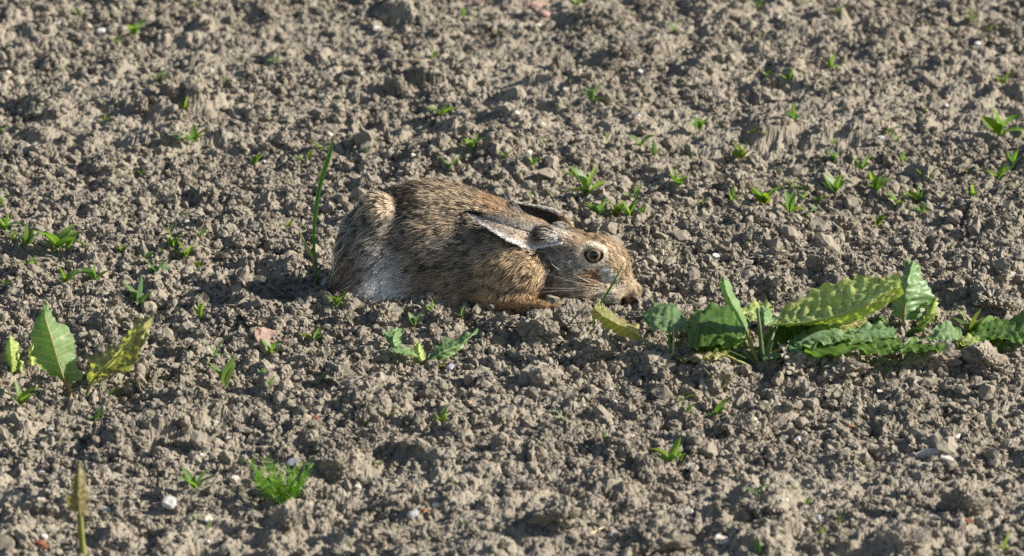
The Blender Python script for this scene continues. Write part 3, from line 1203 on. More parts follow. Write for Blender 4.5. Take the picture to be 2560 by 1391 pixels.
def far_bands(u, v):
    c = np.zeros(u.shape + (3,))
    c[:] = np.array([.10, .078, .062])
    rim = np.clip((.30 - v) / .05, 0, 1)[..., None]
    c = c * (1 - rim) + rim * np.array([.72, .66, .57])
    bs = np.clip((.30 - u - .25 * (v - .2)) / .08, 0, 1)[..., None]
    c = c * (1 - bs) + bs * np.array([.50, .37, .23])
    tip = np.clip((u - .93) / .04, 0, 1)[..., None]
    return c * (1 - tip) + tip * np.array([.03, .025, .02])


def over(px, py, off, ymin=-9):
    p, n = hit(px, py)
    d = unit(ray(px, py))
    return p - d * off


near_axis = [over(1408, 606, .004), over(1352, 590, .036), over(1290, 571, .034), over(1230, 552, .024), over(1163, 530, .008)]
near_section = [(.55, -.12), (.95, .25), (.55, .75), (.0, .98), (-.45, .70), (-.55, .15), (-.35, -.35), (.10, -.72), (.70, -1.0)]
# order v from the outside of the upper flap edge over the fold to the lower rim
sec = [(-.30, .92), (.0, 1.0), (.25, .80), (.40, .45), (.40, .12), (.28, .0), (.40, -.15), (.62, -.58), (.90, -1.0)]
make_ear(near_axis, 1, [.0030, .0130, .0195, .0200, .0172, .0120, .0056, .0012], [.002, .012, .015, .014, .011, .008, .005, .002], near_bands, 60, sec)
far_axis = [at(1424, 584, -.088), at(1390, 562, -.080), at(1350, 540, -.074), at(1312, 522, -.072), at(1278, 506, -.072)]
sec_far = [(-.1, 1.05), (.18, .98), (.05, .72), (-.25, .3), (-.35, -.1), (-.25, -.5), (.15, -.95)]
make_ear(far_axis, 1, [.0095, .0140, .0150, .0120, .0080, .0045, .0012], [.012, .015, .015, .012, .009, .005, .002], far_bands, 70, sec_far)

# ---- eye
eye_c = eye_p - eye_n * .0052
g = unit(eye_n * .75 + unit(CAM - eye_p) * .5 + np.array([.10, 0, 0]))
q = Vector(g).to_track_quat('Z', 'Y')
EM = Mat('hare_eye', .08, .5)
EM.b.inputs['Coat Weight'].default_value = .6
EM.b.inputs['Coat Roughness'].default_value = .02
tc = EM.n('ShaderNodeTexCoord')
vm = EM.n('ShaderNodeVectorMath', operation='NORMALIZE')
EM.l(tc.outputs['Object'], vm.inputs[0])
sp = EM.n('ShaderNodeSeparateXYZ')
EM.l(vm.outputs[0], sp.inputs[0])
ac = EM.n('ShaderNodeMath', operation='ARCCOSINE')
EM.l(sp.outputs['Z'], ac.inputs[0])
iris = EM.ramp(ac.outputs[0], [(.0, (.006, .006, .008)), (.52, (.006, .006, .008)), (.56, (.33, .205, .065)), (.66, (.19, .145, .08)), (.74, (.11, .10, .08)), (.80, (.11, .105, .09)), (.86, (.012, .010, .009))])
EM.l(iris, EM.b.inputs['Base Color'])
bm = bmesh.new()
bmesh.ops.create_uvsphere(bm, u_segments=40, v_segments=24, radius=.0115)
me = bpy.data.meshes.new('eye')
bm.to_mesh(me)
bm.free()
for p_ in me.polygons:
    p_.use_smooth = True
me.materials.append(EM.m)
eye = link('eye', me, hare)
eye.location = eye_c
eye.rotation_euler = q.to_euler()
LID = plain('hare_eyelid', (.016, .012, .010), (.03, .022, .017), 300, .5, .3)
an = np.linspace(0, 2 * np.pi, 41)[:-1]
qa, qb = np.array(q @ Vector((1, 0, 0))), np.array(q @ Vector((0, 1, 0)))
ring = [eye_c + g * .0050 + .0103 * (np.cos(t) * qa * (1.06 + .12 * max(0, np.cos(t + .5)) ** 6) + np.sin(t) * qb * .98) for t in an]
RV, RF = [], []
for k, p in enumerate(ring):
    rad_dir = unit(p - (eye_c + g * .0050))
    for s_ in range(8):
        a_ = 2 * np.pi * s_ / 8
        RV.append(p + .0014 * (np.cos(a_) * rad_dir + np.sin(a_) * g))
        RF.append((k * 8 + s_, k * 8 + (s_ + 1) % 8, ((k + 1) % 40) * 8 + (s_ + 1) % 8, ((k + 1) % 40) * 8 + s_))
mesh_obj('eyelid', RV, RF, LID, hare)

# ---- whiskers
wp, wc = [], []
for (x0, y0), (x1, y1), (x2, y2), dy in (
        ((1505, 718), (1470, 704), (1432, 684), .010), ((1512, 716), (1440, 706), (1365, 684), .022),
        ((1510, 724), (1450, 714), (1400, 712), .016), ((1505, 727), (1410, 727), (1355, 731), .024),
        ((1512, 728), (1430, 722), (1340, 720), .020), ((1508, 732), (1460, 738), (1400, 746), .016),
        ((1495, 738), (1470, 748), (1452, 758), .010), ((1498, 744), (1478, 756), (1462, 770), .010),
        ((1512, 702), (1478, 668), (1452, 630), .012), ((1516, 714), (1482, 700), (1440, 696), .014),
        ((1425, 688), (1385, 665), (1372, 640), .008), ((1522, 735), (1490, 752), (1470, 775), .010)):
    a = hit(x0, y0)[0]
    b = at(x1, y1, min(a[1], hit(x1, y1)[0][1]) - dy * .5)
    d = at(x2, y2, min(a[1], hit(x2, y2)[0][1]) - dy)
    wp.append(spline([a, b, d], 6))
wp = np.array(wp)
hair_object('whiskers', wp, np.outer(np.full(len(wp), .00030), [1, 1, .95, .85, .6, .25]), np.full((len(wp), 6, 3), .86), hare)
# ------------------------------------------------------------------ dock plants and blades
LEAF_GREEN = leaf_material('dock_leaf_green', (.075, .165, .026), (.125, .225, .046), (.16, .24, .07), .42, vein_n=13, nscale=45)
LEAF_PALE = leaf_material('dock_leaf_underside', (.27, .35, .085), (.36, .43, .13), (.55, .60, .26), .34, vein_n=12, spot_amt=.10, nscale=40, net=True)
LEAF_BLUE = leaf_material('dock_leaf_bluish', (.125, .225, .095), (.19, .30, .14), (.26, .36, .16), .30, vein_n=11, nscale=50, rough=.42, spec=.4, net=True)
LEAF_DRY = leaf_material('dock_leaf_withered', (.24, .25, .075), (.36, .32, .15), (.50, .46, .22), .40, spots=(.30, .20, .10), spot_amt=.25, vein_n=11, nscale=60)
LEAF_RED = leaf_material('dock_leaf_red_rib', (.15, .255, .10), (.215, .325, .15), (.40, .38, .20), .42, vein_n=12, nscale=42, spot_amt=.06)
STEM = plain('dock_stem', (.16, .20, .045), (.26, .24, .07), 70, .5, .35, .2)
STEM_RED = plain('dock_stem_reddish', (.30, .16, .08), (.36, .30, .13), 60, .5, .35, .2)
STEM_DARK = plain('dock_stem_green', (.055, .10, .035), (.10, .15, .05), 60, .45, .4, .2)
LEAF_BROWN = leaf_material('dock_leaf_brown', (.13, .125, .05), (.20, .17, .085), (.30, .27, .12), .35, spots=(.10, .06, .03), spot_amt=.35, vein_n=11, nscale=60)
BLADE = leaf_material('grass_blade', (.055, .15, .035), (.08, .19, .045), (.1, .16, .06), .40, veins=False, nscale=60)
BLADE_PALE = leaf_material('dry_grass_blade', (.34, .34, .16), (.46, .43, .25), (.3, .3, .2), .35, veins=False, nscale=60)


def leaf3(name, A, M, B, mat, parent, nu=30, nv=18, pucker=.0012, wave=.0016, seed=0, lat=12, ragged=.06):
    """a leaf through three lines in space: one edge, midrib, other edge"""
    PA, PM, PB = (spline(np.array([at(*p) for p in L]), nu) for L in (A, M, B))
    pucker, wave, ragged = pucker * 1.55, wave * 1.8, ragged * 1.5
    u = np.linspace(0, 1, nu)
    v = np.linspace(-1, 1, nv)
    jag = 1 + ragged * (vnoise2(u * 8 + seed * 3.1, u * 0 + .5, seed + 2) + .5 * vnoise2(u * 21, u * 0 + .5, seed + 3))
    jag2 = 1 + ragged * (vnoise2(u * 8 + seed * 5.3, u * 0 + 9.5, seed + 4) + .5 * vnoise2(u * 21, u * 0 + 3.5, seed + 5))
    PA = PM + (PA - PM) * jag[:, None]
    PB = PM + (PB - PM) * jag2[:, None]
    V = np.where(v[None, :, None] < 0, PM[:, None] + (PA - PM)[:, None] * (-v)[None, :, None], PM[:, None] + (PB - PM)[:, None] * v[None, :, None])
    du, dv = np.gradient(V, axis=0), np.gradient(V, axis=1)
    N = unit(np.cross(du, dv))
    uu, vv = np.meshgrid(u, v, indexing='ij')
    ph = ((uu - .13 * np.abs(vv)) * lat) % 1.0
    puck = np.sin(np.pi * ph) ** .7 * np.abs(np.sin(np.pi * np.clip(np.abs(vv), 0, 1))) ** .6
    puck = puck * (.7 + .6 * vnoise2(uu * 14, vv * 6 + seed, seed + 7))
    edge = np.abs(vv) ** 2.5 * (vnoise2(uu * 9, vv * 2 + seed * 2.7, seed + 8) + .5 * vnoise2(uu * 23, vv * 2 + seed, seed + 18))
    crink = vnoise2(uu * 26, vv * 9 + seed, seed + 9) * (.75 * pucker)
    V = V + N * (pucker * puck + wave * edge + crink)[..., None]
    F = [(a * nv + b, a * nv + b + 1, (a + 1) * nv + b + 1, (a + 1) * nv + b) for a in range(nu - 1) for b in range(nv - 1)]
    return mesh_obj(name, V.reshape(-1, 3), F, mat, parent, uv=np.stack([uu.ravel(), vv.ravel()], 1))


def stem(pts, r0, r1, mat, parent, name='stem'):
    return tube(name, [at(*p) for p in pts], [r0, r1], mat, parent, 12, 6)


def rib(M, mat, parent, r=.0011):
    """raised midrib along the leaf"""
    P = np.array([at(*p) for p in M])
    return tube('midrib', P - unit(ray(1280, 695)) * .0015, [r, r * .3], mat, parent, 16, 5)


# ---- the big dock plant at the right
def bx(px, py):
    p = G(px, py)
    return p[1]


dock = empty('dock_plant', G(1892, 908), 'big sprawling dock plant with one long puckered pale leaf, right of the hare', 'dock plant', 'dock plants on the soil')
y0 = bx(1892, 908)
q = y0
big = leaf3('leaf', [(1925, 800, q + .06), (1985, 752, q + .08), (2070, 716, q + .085), (2150, 694, q + .08), (2248, 690, q + .06)],
            [(1925, 812, q + .03), (2000, 808, q + .015), (2090, 790, q + .005), (2170, 758, q), (2252, 703, q + .01)],
            [(1925, 818, q + .05), (2005, 815, q + .05), (2095, 806, q + .05), (2175, 788, q + .05), (2258, 728, q + .04)], LEAF_PALE, dock, 60, 34, .0030, .0020, 1, 12)
big['label'] = 'long pale yellow-green leaf with raised net of veins'
rib([(1925, 812, q + .03), (2000, 808, q + .015), (2090, 790, q + .005), (2170, 758, q), (2252, 703, q + .01)], LEAF_PALE, big, .0015)
leaf3('leaf', [(1866, 822, q), (1840, 788, q + .01), (1812, 750, q + .01), (1797, 714, q + .01), (1808, 692, q + .01)],
      [(1866, 828, q - .005), (1850, 795, q - .01), (1828, 755, q - .01), (1812, 716, q - .01), (1809, 692, q)],
      [(1869, 824, q + .015), (1864, 796, q + .02), (1846, 757, q + .02), (1829, 714, q + .02), (1811, 692, q + .01)], LEAF_BLUE, dock, 34, 14, .0012, .0008, 2, 14)
stem([(1866, 826, q), (1880, 870, q), (1897, 912, q)], .0022, .0032, STEM, dock)
leaf3('leaf', [(1864, 826, q + .01), (1848, 792, q + .06), (1812, 762, q + .08), (1765, 768, q + .08), (1724, 800, q + .06)],
      [(1864, 838, q - .01), (1838, 846, q - .02), (1795, 826, q + .0), (1748, 806, q + .02), (1720, 806, q + .05)],
      [(1866, 850, q), (1834, 862, q - .01), (1786, 864, q - .02), (1742, 868, q - .02), (1718, 864, q + .0)], LEAF_GREEN, dock, 34, 20, .0018, .0022, 3, 9)
leaf3('leaf', [(1722, 806, q + .05), (1706, 782, q + .09), (1682, 757, q + .11), (1640, 757, q + .12), (1606, 782, q + .11)],
      [(1722, 815, q + .04), (1700, 806, q + .065), (1668, 795, q + .075), (1635, 790, q + .085), (1606, 788, q + .10)],
      [(1720, 822, q + .03), (1704, 824, q + .04), (1675, 832, q + .045), (1636, 826, q + .055), (1607, 796, q + .09)], LEAF_BLUE, dock, 30, 20, .0016, .0025, 4, 7)
stem([(1722, 816, q + .04), (1790, 862, q + .02), (1880, 905, q)], .0014, .002, STEM_DARK, dock)
leaf3('leaf', [(1968, 866, q - .01), (1985, 815, q + .05), (2040, 802, q + .06), (2095, 812, q + .05), (2132, 836, q + .02)],
      [(1972, 870, q - .01), (2010, 846, q), (2052, 830, q + .01), (2092, 830, q + .01), (2134, 841, q + .01)],
      [(1978, 878, q - .02), (2020, 873, q - .02), (2056, 860, q - .015), (2096, 852, q - .01), (2132, 846, q)], LEAF_BLUE, dock, 30, 20, .0026, .003, 5, 8)
stem([(1972, 870, q - .005), (1935, 880, q), (1902, 908, q)], .0018, .0026, STEM_RED, dock)
lg = leaf3('leaf', [(2020, 852, q), (2100, 845, q + .03), (2170, 828, q + .05), (2226, 830, q + .05), (2254, 850, q + .03)],
           [(2015, 868, q - .01), (2090, 866, q - .01), (2162, 852, q + .01), (2214, 852, q + .01), (2256, 862, q + .01)],
           [(2010, 882, q - .03), (2090, 890, q - .03), (2160, 874, q - .02), (2216, 880, q - .02), (2252, 872, q - .01)], LEAF_GREEN, dock, 36, 20, .0022, .0026, 6, 11)
stem([(2018, 868, q - .01), (1960, 884, q - .005), (1905, 908, q)], .0016, .0026, STEM_DARK, dock)
wl = leaf3('leaf', [(1828, 874, q), (1785, 861, q + .02), (1745, 867, q + .03), (1712, 880, q + .02), (1688, 893, q)],
           [(1820, 888, q - .01), (1790, 884, q - .015), (1750, 884, q - .015), (1716, 892, q - .01), (1688, 897, q)],
           [(1815, 892, q - .02), (1786, 896, q - .03), (1746, 904, q - .035), (1714, 908, q - .03), (1690, 902, q - .01)], LEAF_DRY, dock, 28, 16, .0022, .003, 7, 8)
wl['label'] = 'withered yellow-brown lower leaf'
stem([(1816, 889, q - .01), (1850, 905, q - .01), (1885, 918, q)], .0018, .0022, STEM, dock)
leaf3('leaf', [(1846, 772, q + .09), (1870, 760, q + .11), (1905, 757, q + .12), (1935, 765, q + .11)],
      [(1846, 785, q + .07), (1872, 780, q + .085), (1905, 778, q + .09), (1935, 772, q + .10)],
      [(1850, 798, q + .05), (1875, 797, q + .05), (1908, 796, q + .06), (1936, 780, q + .09)], LEAF_PALE, dock, 24, 16, .0022, .0024, 8, 7)
leaf3('leaf', [(1900, 800, q + .03), (1892, 782, q + .04), (1900, 768, q + .05), (1925, 775, q + .05)],
      [(1912, 812, q + .01), (1910, 795, q + .02), (1914, 780, q + .03), (1928, 776, q + .05)],
      [(1930, 815, q + .02), (1932, 802, q + .03), (1932, 790, q + .04), (1930, 778, q + .05)], LEAF_BLUE, dock, 22, 14, .0016, .0018, 9, 6)
leaf3('leaf', [(1905, 868, q + .02), (1918, 832, q + .04), (1945, 815, q + .05), (1978, 822, q + .05)],
      [(1912, 876, q + .01), (1932, 852, q + .02), (1955, 838, q + .03), (1980, 832, q + .04)],
      [(1930, 882, q), (1950, 876, q), (1966, 862, q + .01), (1981, 842, q + .03)], LEAF_GREEN, dock, 24, 16, .0018, .002, 10, 7)
leaf3('leaf', [(2060, 818, q + .08), (2090, 796, q + .09), (2130, 788, q + .10), (2168, 795, q + .10)],
      [(2062, 828, q + .07), (2092, 816, q + .07), (2132, 808, q + .08), (2170, 803, q + .09)],
      [(2066, 838, q + .05), (2096, 836, q + .05), (2136, 830, q + .06), (2170, 814, q + .08)], LEAF_DRY, dock, 24, 16, .0024, .0024, 11, 7)
stem([(1894, 770, q + .01), (1900, 830, q), (1907, 905, q)], .0016, .0034, STEM_DARK, dock)
stem([(1930, 852, q - .01), (1922, 880, q - .005), (1914, 906, q)], .0016, .0026, STEM_DARK, dock)
stem([(1855, 874, q), (1872, 892, q), (1892, 915, q)], .0026, .0032, STEM_DARK, dock)
stem([(1945, 810, q + .03), (1928, 850, q + .01), (1908, 906, q)], .0018, .003, STEM_DARK, dock)

for i_, (A_, M_, B_, mt_) in enumerate((
        ([(1985, 842, q + .02), (2020, 822, q + .05), (2060, 818, q + .06), (2100, 832, q + .05)], [(1985, 852, q), (2022, 842, q + .02), (2062, 840, q + .02), (2102, 842, q + .02)], [(1988, 862, q - .01), (2024, 864, q - .01), (2064, 862, q - .01), (2102, 850, q)], LEAF_GREEN),
        ([(2110, 840, q + .03), (2150, 815, q + .06), (2200, 806, q + .07), (2240, 822, q + .06)], [(2110, 848, q + .01), (2152, 834, q + .03), (2202, 828, q + .04), (2242, 832, q + .04)], [(2112, 858, q), (2154, 854, q), (2204, 850, q + .01), (2242, 842, q + .03)], LEAF_BLUE),
        ([(1930, 830, q + .03), (1950, 800, q + .06), (1985, 786, q + .08), (2030, 792, q + .08)], [(1934, 838, q + .02), (1956, 818, q + .04), (1990, 806, q + .05), (2032, 802, q + .06)], [(1940, 846, q + .01), (1962, 838, q + .02), (1994, 828, q + .03), (2034, 812, q + .05)], LEAF_GREEN),
        ([(1740, 862, q + .01), (1770, 838, q + .04), (1812, 830, q + .05), (1856, 846, q + .03)], [(1740, 868, q), (1772, 856, q + .01), (1814, 852, q + .01), (1858, 856, q + .01)], [(1742, 874, q - .01), (1774, 874, q - .01), (1816, 872, q - .01), (1858, 866, q)], LEAF_GREEN),
        ([(2250, 868, q - .01), (2290, 846, q + .02), (2330, 844, q + .03), (2362, 858, q + .01)], [(2250, 874, q - .02), (2292, 862, q), (2332, 860, q), (2364, 864, q)], [(2254, 880, q - .03), (2294, 878, q - .02), (2334, 876, q - .02), (2364, 870, q - .01)], LEAF_GREEN),
        ([(1905, 884, q), (1935, 862, q + .03), (1970, 858, q + .04), (2002, 872, q + .02)], [(1906, 892, q - .01), (1938, 878, q), (1972, 876, q), (2004, 880, q)], [(1910, 898, q - .02), (1940, 894, q - .02), (1974, 892, q - .02), (2004, 888, q - .01)], LEAF_BLUE))):
    leaf3('leaf', A_, M_, B_, mt_, dock, 28, 18, .0020, .0024, 40 + i_, 8)

# ---- upright bluish dock at the right
d2 = empty('dock_plant', G(2262, 838), 'dock with one tall upright blue-green leaf behind the long puckered leaf tip', 'dock plant', 'dock plants on the soil')
q = bx(2262, 838)
tall = leaf3('leaf', [(2240, 792, q + .01), (2232, 770, q + .02), (2246, 722, q + .02), (2255, 684, q + .03), (2262, 648, q + .05)],
             [(2258, 800, q - .01), (2260, 768, q - .01), (2264, 722, q - .005), (2274, 682, q + .01), (2284, 652, q + .05)],
             [(2290, 802, q + .0), (2322, 768, q + .01), (2328, 728, q + .02), (2304, 692, q + .03), (2304, 662, q + .05)], LEAF_BLUE, d2, 40, 22, .0018, .003, 12, 9)
stem([(2259, 836, q), (2258, 808, q - .005), (2262, 765, q - .012)], .0022, .0012, STEM_RED, tall, 'rib')
leaf3('leaf', [(2290, 812, q), (2312, 790, q), (2326, 762, q), (2338, 744, q + .01)], [(2292, 815, q - .01), (2320, 792, q - .015), (2334, 765, q - .01), (2340, 745, q)],
      [(2296, 818, q), (2330, 798, q), (2342, 768, q), (2344, 747, q + .01)], LEAF_PALE, d2, 22, 10, .0012, .002, 13, 8)
leaf3('leaf', [(2262, 834, q - .01), (2300, 812, q - .01), (2330, 792, q)], [(2265, 838, q - .02), (2302, 818, q - .02), (2332, 793, q)],
      [(2270, 841, q - .01), (2306, 825, q - .01), (2334, 796, q)], LEAF_GREEN, d2, 18, 8, .0008, .001, 14, 8)
leaf3('leaf', [(2180, 822, q), (2182, 802, q + .01), (2196, 790, q + .02), (2212, 790, q + .03)], [(2192, 826, q - .01), (2198, 812, q), (2204, 800, q + .01), (2213, 791, q + .03)],
      [(2204, 826, q), (2212, 815, q + .01), (2216, 804, q + .02), (2215, 793, q + .03)], LEAF_GREEN, d2, 18, 10, .0012, .001, 15, 6)
leaf3('leaf', [(2255, 852, q - .03), (2275, 845, q - .02), (2300, 846, q - .02), (2316, 858, q - .03)], [(2255, 860, q - .04), (2278, 858, q - .04), (2302, 858, q - .04), (2317, 861, q - .04)],
      [(2256, 866, q - .05), (2280, 869, q - .05), (2304, 868, q - .05), (2317, 864, q - .04)], LEAF_BLUE, d2, 18, 10, .0014, .001, 16, 5)

# ---- dock at the right edge
d3 = empty('dock_plant', G(2430, 868), 'low dock with broad dark leaves cut off by the right edge', 'dock plant', 'dock plants on the soil')
q = bx(2430, 868) - .035
leaf3('leaf', [(2322, 850, q), (2338, 818, q + .03), (2366, 806, q + .05), (2392, 815, q + .05), (2406, 838, q + .03)],
      [(2322, 856, q - .01), (2346, 838, q), (2370, 830, q + .01), (2394, 834, q + .02), (2407, 842, q + .02)],
      [(2328, 862, q - .02), (2350, 860, q - .02), (2374, 856, q - .015), (2396, 854, q - .01), (2407, 848, q)], LEAF_BLUE, d3, 26, 16, .0018, .0024, 17, 7)
leaf3('leaf', [(2400, 846, q + .02), (2450, 815, q + .05), (2478, 788, q + .08), (2512, 796, q + .08), (2562, 778, q + .08), (2600, 770, q + .08)],
      [(2402, 852, q), (2452, 836, q + .02), (2490, 826, q + .03), (2530, 822, q + .03), (2570, 815, q + .03), (2606, 806, q + .04)],
      [(2408, 858, q - .01), (2456, 852, q - .01), (2496, 848, q - .01), (2530, 852, q - .02), (2566, 856, q - .02), (2608, 840, q)], LEAF_GREEN, d3, 34, 20, .0024, .003, 18, 10)
leaf3('leaf', [(2390, 848, q - .01), (2412, 838, q), (2440, 842, q), (2462, 852, q)], [(2390, 856, q - .02), (2414, 850, q - .02), (2442, 852, q - .02), (2464, 856, q - .01)],
      [(2394, 864, q - .03), (2418, 864, q - .03), (2446, 864, q - .03), (2464, 860, q - .02)], LEAF_PALE, d3, 20, 12, .0016, .002, 19, 6)

# ---- curled dry leaf before the hare's nose
q = bx(1640, 888)
cd = empty('withered_leaf', G(1642, 888), 'curled dry tan dock leaf on a yellow stalk, under the hare\'s chin', 'dead leaf')
leaf3('leaf', [(1602, 838, q + .0), (1585, 816, q + .015), (1546, 792, q + .025), (1508, 766, q + .03), (1487, 762, q + .03)],
      [(1600, 842, q - .012), (1582, 826, q - .015), (1542, 808, q - .012), (1505, 788, q - .005), (1486, 768, q + .01)],
      [(1594, 848, q - .0), (1578, 843, q - .01), (1540, 834, q - .005), (1500, 815, q), (1485, 778, q + .015)], LEAF_DRY, cd, 34, 20, .0015, .0030, 20, 13, .10)
stem([(1598, 842, q - .008), (1622, 866, q), (1646, 892, q)], .0011, .0017, STEM, cd)

# ---- left dock: tall broad leaf and yellowing one
q = bx(180, 988) - .012
d4 = empty('dock_plant', G(185, 990), 'dock at the left with a broad upright green leaf and a yellowing slanted leaf', 'dock plant', 'dock plants on the soil')
lf = leaf3('leaf', [(164, 958, q), (112, 935, q + .02), (90, 890, q + .03), (82, 848, q + .03), (91, 802, q + .03), (108, 762, q + .05)],
           [(164, 962, q - .01), (152, 925, q - .012), (138, 880, q - .012), (124, 832, q - .008), (112, 792, q + .01), (110, 760, q + .05)],
           [(170, 960, q), (200, 950, q + .01), (190, 896, q + .02), (172, 838, q + .03), (140, 790, q + .04), (112, 761, q + .05)], LEAF_RED, d4, 44, 26, .0016, .0026, 21, 11)
lf['label'] = 'broad upright green leaf with reddish midrib'
rib([(166, 962, q - .01), (152, 925, q - .012), (138, 880, q - .012), (124, 832, q - .008), (112, 792, q + .01)], STEM_RED, lf, .0013)
stem([(165, 958, q - .008), (172, 975, q - .004), (177, 996, q)], .0022, .003, STEM_RED, d4)
yl = leaf3('leaf', [(222, 958, q + .02), (222, 905, q + .05), (266, 884, q + .06), (302, 852, q + .065), (324, 820, q + .065), (372, 792, q + .06)],
           [(236, 948, q), (258, 926, q - .005), (298, 886, q - .008), (332, 846, q - .008), (360, 812, q), (374, 793, q + .03)],
           [(250, 942, q - .01), (282, 934, q - .02), (320, 926, q - .025), (346, 890, q - .02), (372, 840, q - .01), (376, 796, q + .04)], LEAF_DRY, d4, 40, 22, .0028, .0032, 22, 11, .10)
yl['label'] = 'yellowing blotched leaf leaning to the right'
rib([(236, 948, q), (258, 926, q - .005), (298, 886, q - .008), (332, 846, q - .008), (360, 812, q)], STEM, yl, .0011)
stem([(238, 946, q), (226, 965, q), (216, 988, q)], .0017, .0022, STEM, d4)
q = bx(30, 930)
d5 = empty('dock_seedling', G(30, 930), 'single pointed light green leaf at the left edge, beside the tall dock leaf', 'dock plant', 'dock plants on the soil')
leaf3('leaf', [(24, 930, q), (15, 905, q + .01), (16, 870, q + .01), (24, 834, q + .03)], [(30, 932, q - .01), (28, 900, q - .012), (26, 868, q - .006), (25, 833, q + .03)],
      [(42, 930, q), (56, 922, q + .01), (48, 878, q + .02), (27, 834, q + .03)], LEAF_PALE, d5, 26, 14, .0012, .002, 23, 9)
leaf3('leaf', [(74, 912, q), (71, 890, q + .01), (76, 868, q + .01), (84, 856, q + .02)], [(79, 914, q - .005), (78, 892, q), (81, 870, q + .005), (85, 856, q + .02)],
      [(86, 914, q), (88, 892, q + .01), (88, 870, q + .01), (86, 857, q + .02)], LEAF_PALE, d5, 16, 10, .001, .001, 24, 6)

# ---- small torn dock in the middle
q = bx(1065, 905) - .014
d6 = empty('dock_plant', G(1065, 905), 'small torn dock plant with two stubby leaves, below the hare\'s belly', 'dock plant', 'dock plants on the soil')
leaf3('leaf', [(974, 868, q + .02), (964, 848, q + .03), (962, 832, q + .04), (982, 824, q + .05), (1004, 818, q + .06)], [(988, 872, q + .01), (984, 856, q + .02), (984, 842, q + .03), (994, 830, q + .045), (1006, 819, q + .06)],
      [(1002, 864, q + .02), (1003, 852, q + .03), (1003, 842, q + .04), (1006, 832, q + .05), (1008, 820, q + .06)], LEAF_BLUE, d6, 24, 16, .0016, .002, 25, 6, .10)
leaf3('leaf', [(978, 868, q + .01), (1000, 864, q + .01), (1028, 872, q + .01), (1048, 884, q)], [(980, 872, q), (1002, 874, q), (1028, 880, q), (1050, 890, q)],
      [(984, 876, q - .01), (1004, 884, q - .01), (1030, 890, q - .01), (1050, 896, q - .005)], LEAF_BLUE, d6, 20, 12, .0012, .002, 26, 6)
leaf3('leaf', [(1046, 902, q), (1034, 880, q + .01), (1036, 862, q + .02), (1044, 856, q + .03)], [(1054, 902, q - .01), (1048, 884, q), (1046, 868, q + .01), (1046, 856, q + .03)],
      [(1064, 898, q), (1062, 884, q + .01), (1056, 868, q + .02), (1048, 857, q + .03)], LEAF_PALE, d6, 20, 12, .0014, .0014, 27, 6)
leaf3('leaf', [(1070, 894, q + .01), (1095, 856, q + .04), (1110, 846, q + .05), (1144, 840, q + .05), (1170, 834, q + .05), (1194, 820, q + .06)],
      [(1076, 902, q), (1102, 882, q + .005), (1124, 874, q + .01), (1148, 862, q + .02), (1170, 846, q + .03), (1194, 821, q + .06)],
      [(1088, 905, q + .01), (1110, 896, q + .01), (1138, 885, q + .02), (1158, 868, q + .03), (1176, 850, q + .04), (1195, 823, q + .06)], LEAF_BLUE, d6, 34, 18, .0010, .0024, 28, 9)
leaf3('leaf', [(1078, 906, q), (1098, 900, q), (1118, 898, q), (1130, 902, q)], [(1080, 912, q - .01), (1100, 908, q - .01), (1120, 905, q - .01), (1131, 906, q)],
      [(1084, 918, q - .015), (1102, 917, q - .015), (1120, 914, q - .01), (1131, 910, q)], LEAF_DRY, d6, 18, 10, .0014, .0014, 29, 5)

# ---- withered upright leaf, lower left, out of focus
q = bx(205, 1386)
d7 = empty('withered_leaf', G(206, 1386), 'brownish withered leaf standing on a yellow stalk, blurred at lower left', 'dead leaf')
leaf3('leaf', [(196, 1292, q), (174, 1268, q + .01), (172, 1225, q + .01), (186, 1186, q + .01), (194, 1154, q + .02)], [(200, 1294, q - .012), (196, 1260, q - .014), (196, 1222, q - .012), (196, 1186, q - .005), (196, 1153, q + .02)],
      [(206, 1292, q), (222, 1276, q + .01), (220, 1235, q + .01), (209, 1190, q + .01), (200, 1155, q + .02)], LEAF_BROWN, d7, 32, 16, .002, .002, 30, 9, .12)
stem([(200, 1290, q - .008), (203, 1340, q - .004), (208, 1388, q)], .0036, .0042, STEM, d7)


# ---- grass blades
def blade(name, pts, widths, mat, parent, fold=.35, nu=26):
    P = spline(np.array([at(*p) for p in pts]), nu)
    w = np.interp(np.linspace(0, 1, nu), np.linspace(0, 1, len(widths)), widths)
    T = unit(np.gradient(P, axis=0))
    view = unit(P - CAM)
    S = unit(np.cross(T, view))
    Nn = np.cross(S, T)
    V, UVs = [], []
    for k, a in enumerate((-1, -.5, 0, .5, 1)):
        V.append(P + S * (w * a)[:, None] + Nn * (w * fold * abs(a))[:, None])
        UVs.append(np.stack([np.linspace(0, 1, nu), np.full(nu, a)], 1))
    V, UVs = np.stack(V, 1).reshape(-1, 3), np.stack(UVs, 1).reshape(-1, 2)
    F = [(a * 5 + b, a * 5 + b + 1, (a + 1) * 5 + b + 1, (a + 1) * 5 + b) for a in range(nu - 1) for b in range(4)]
    return mesh_obj(name, V, F, mat, parent, uv=UVs)


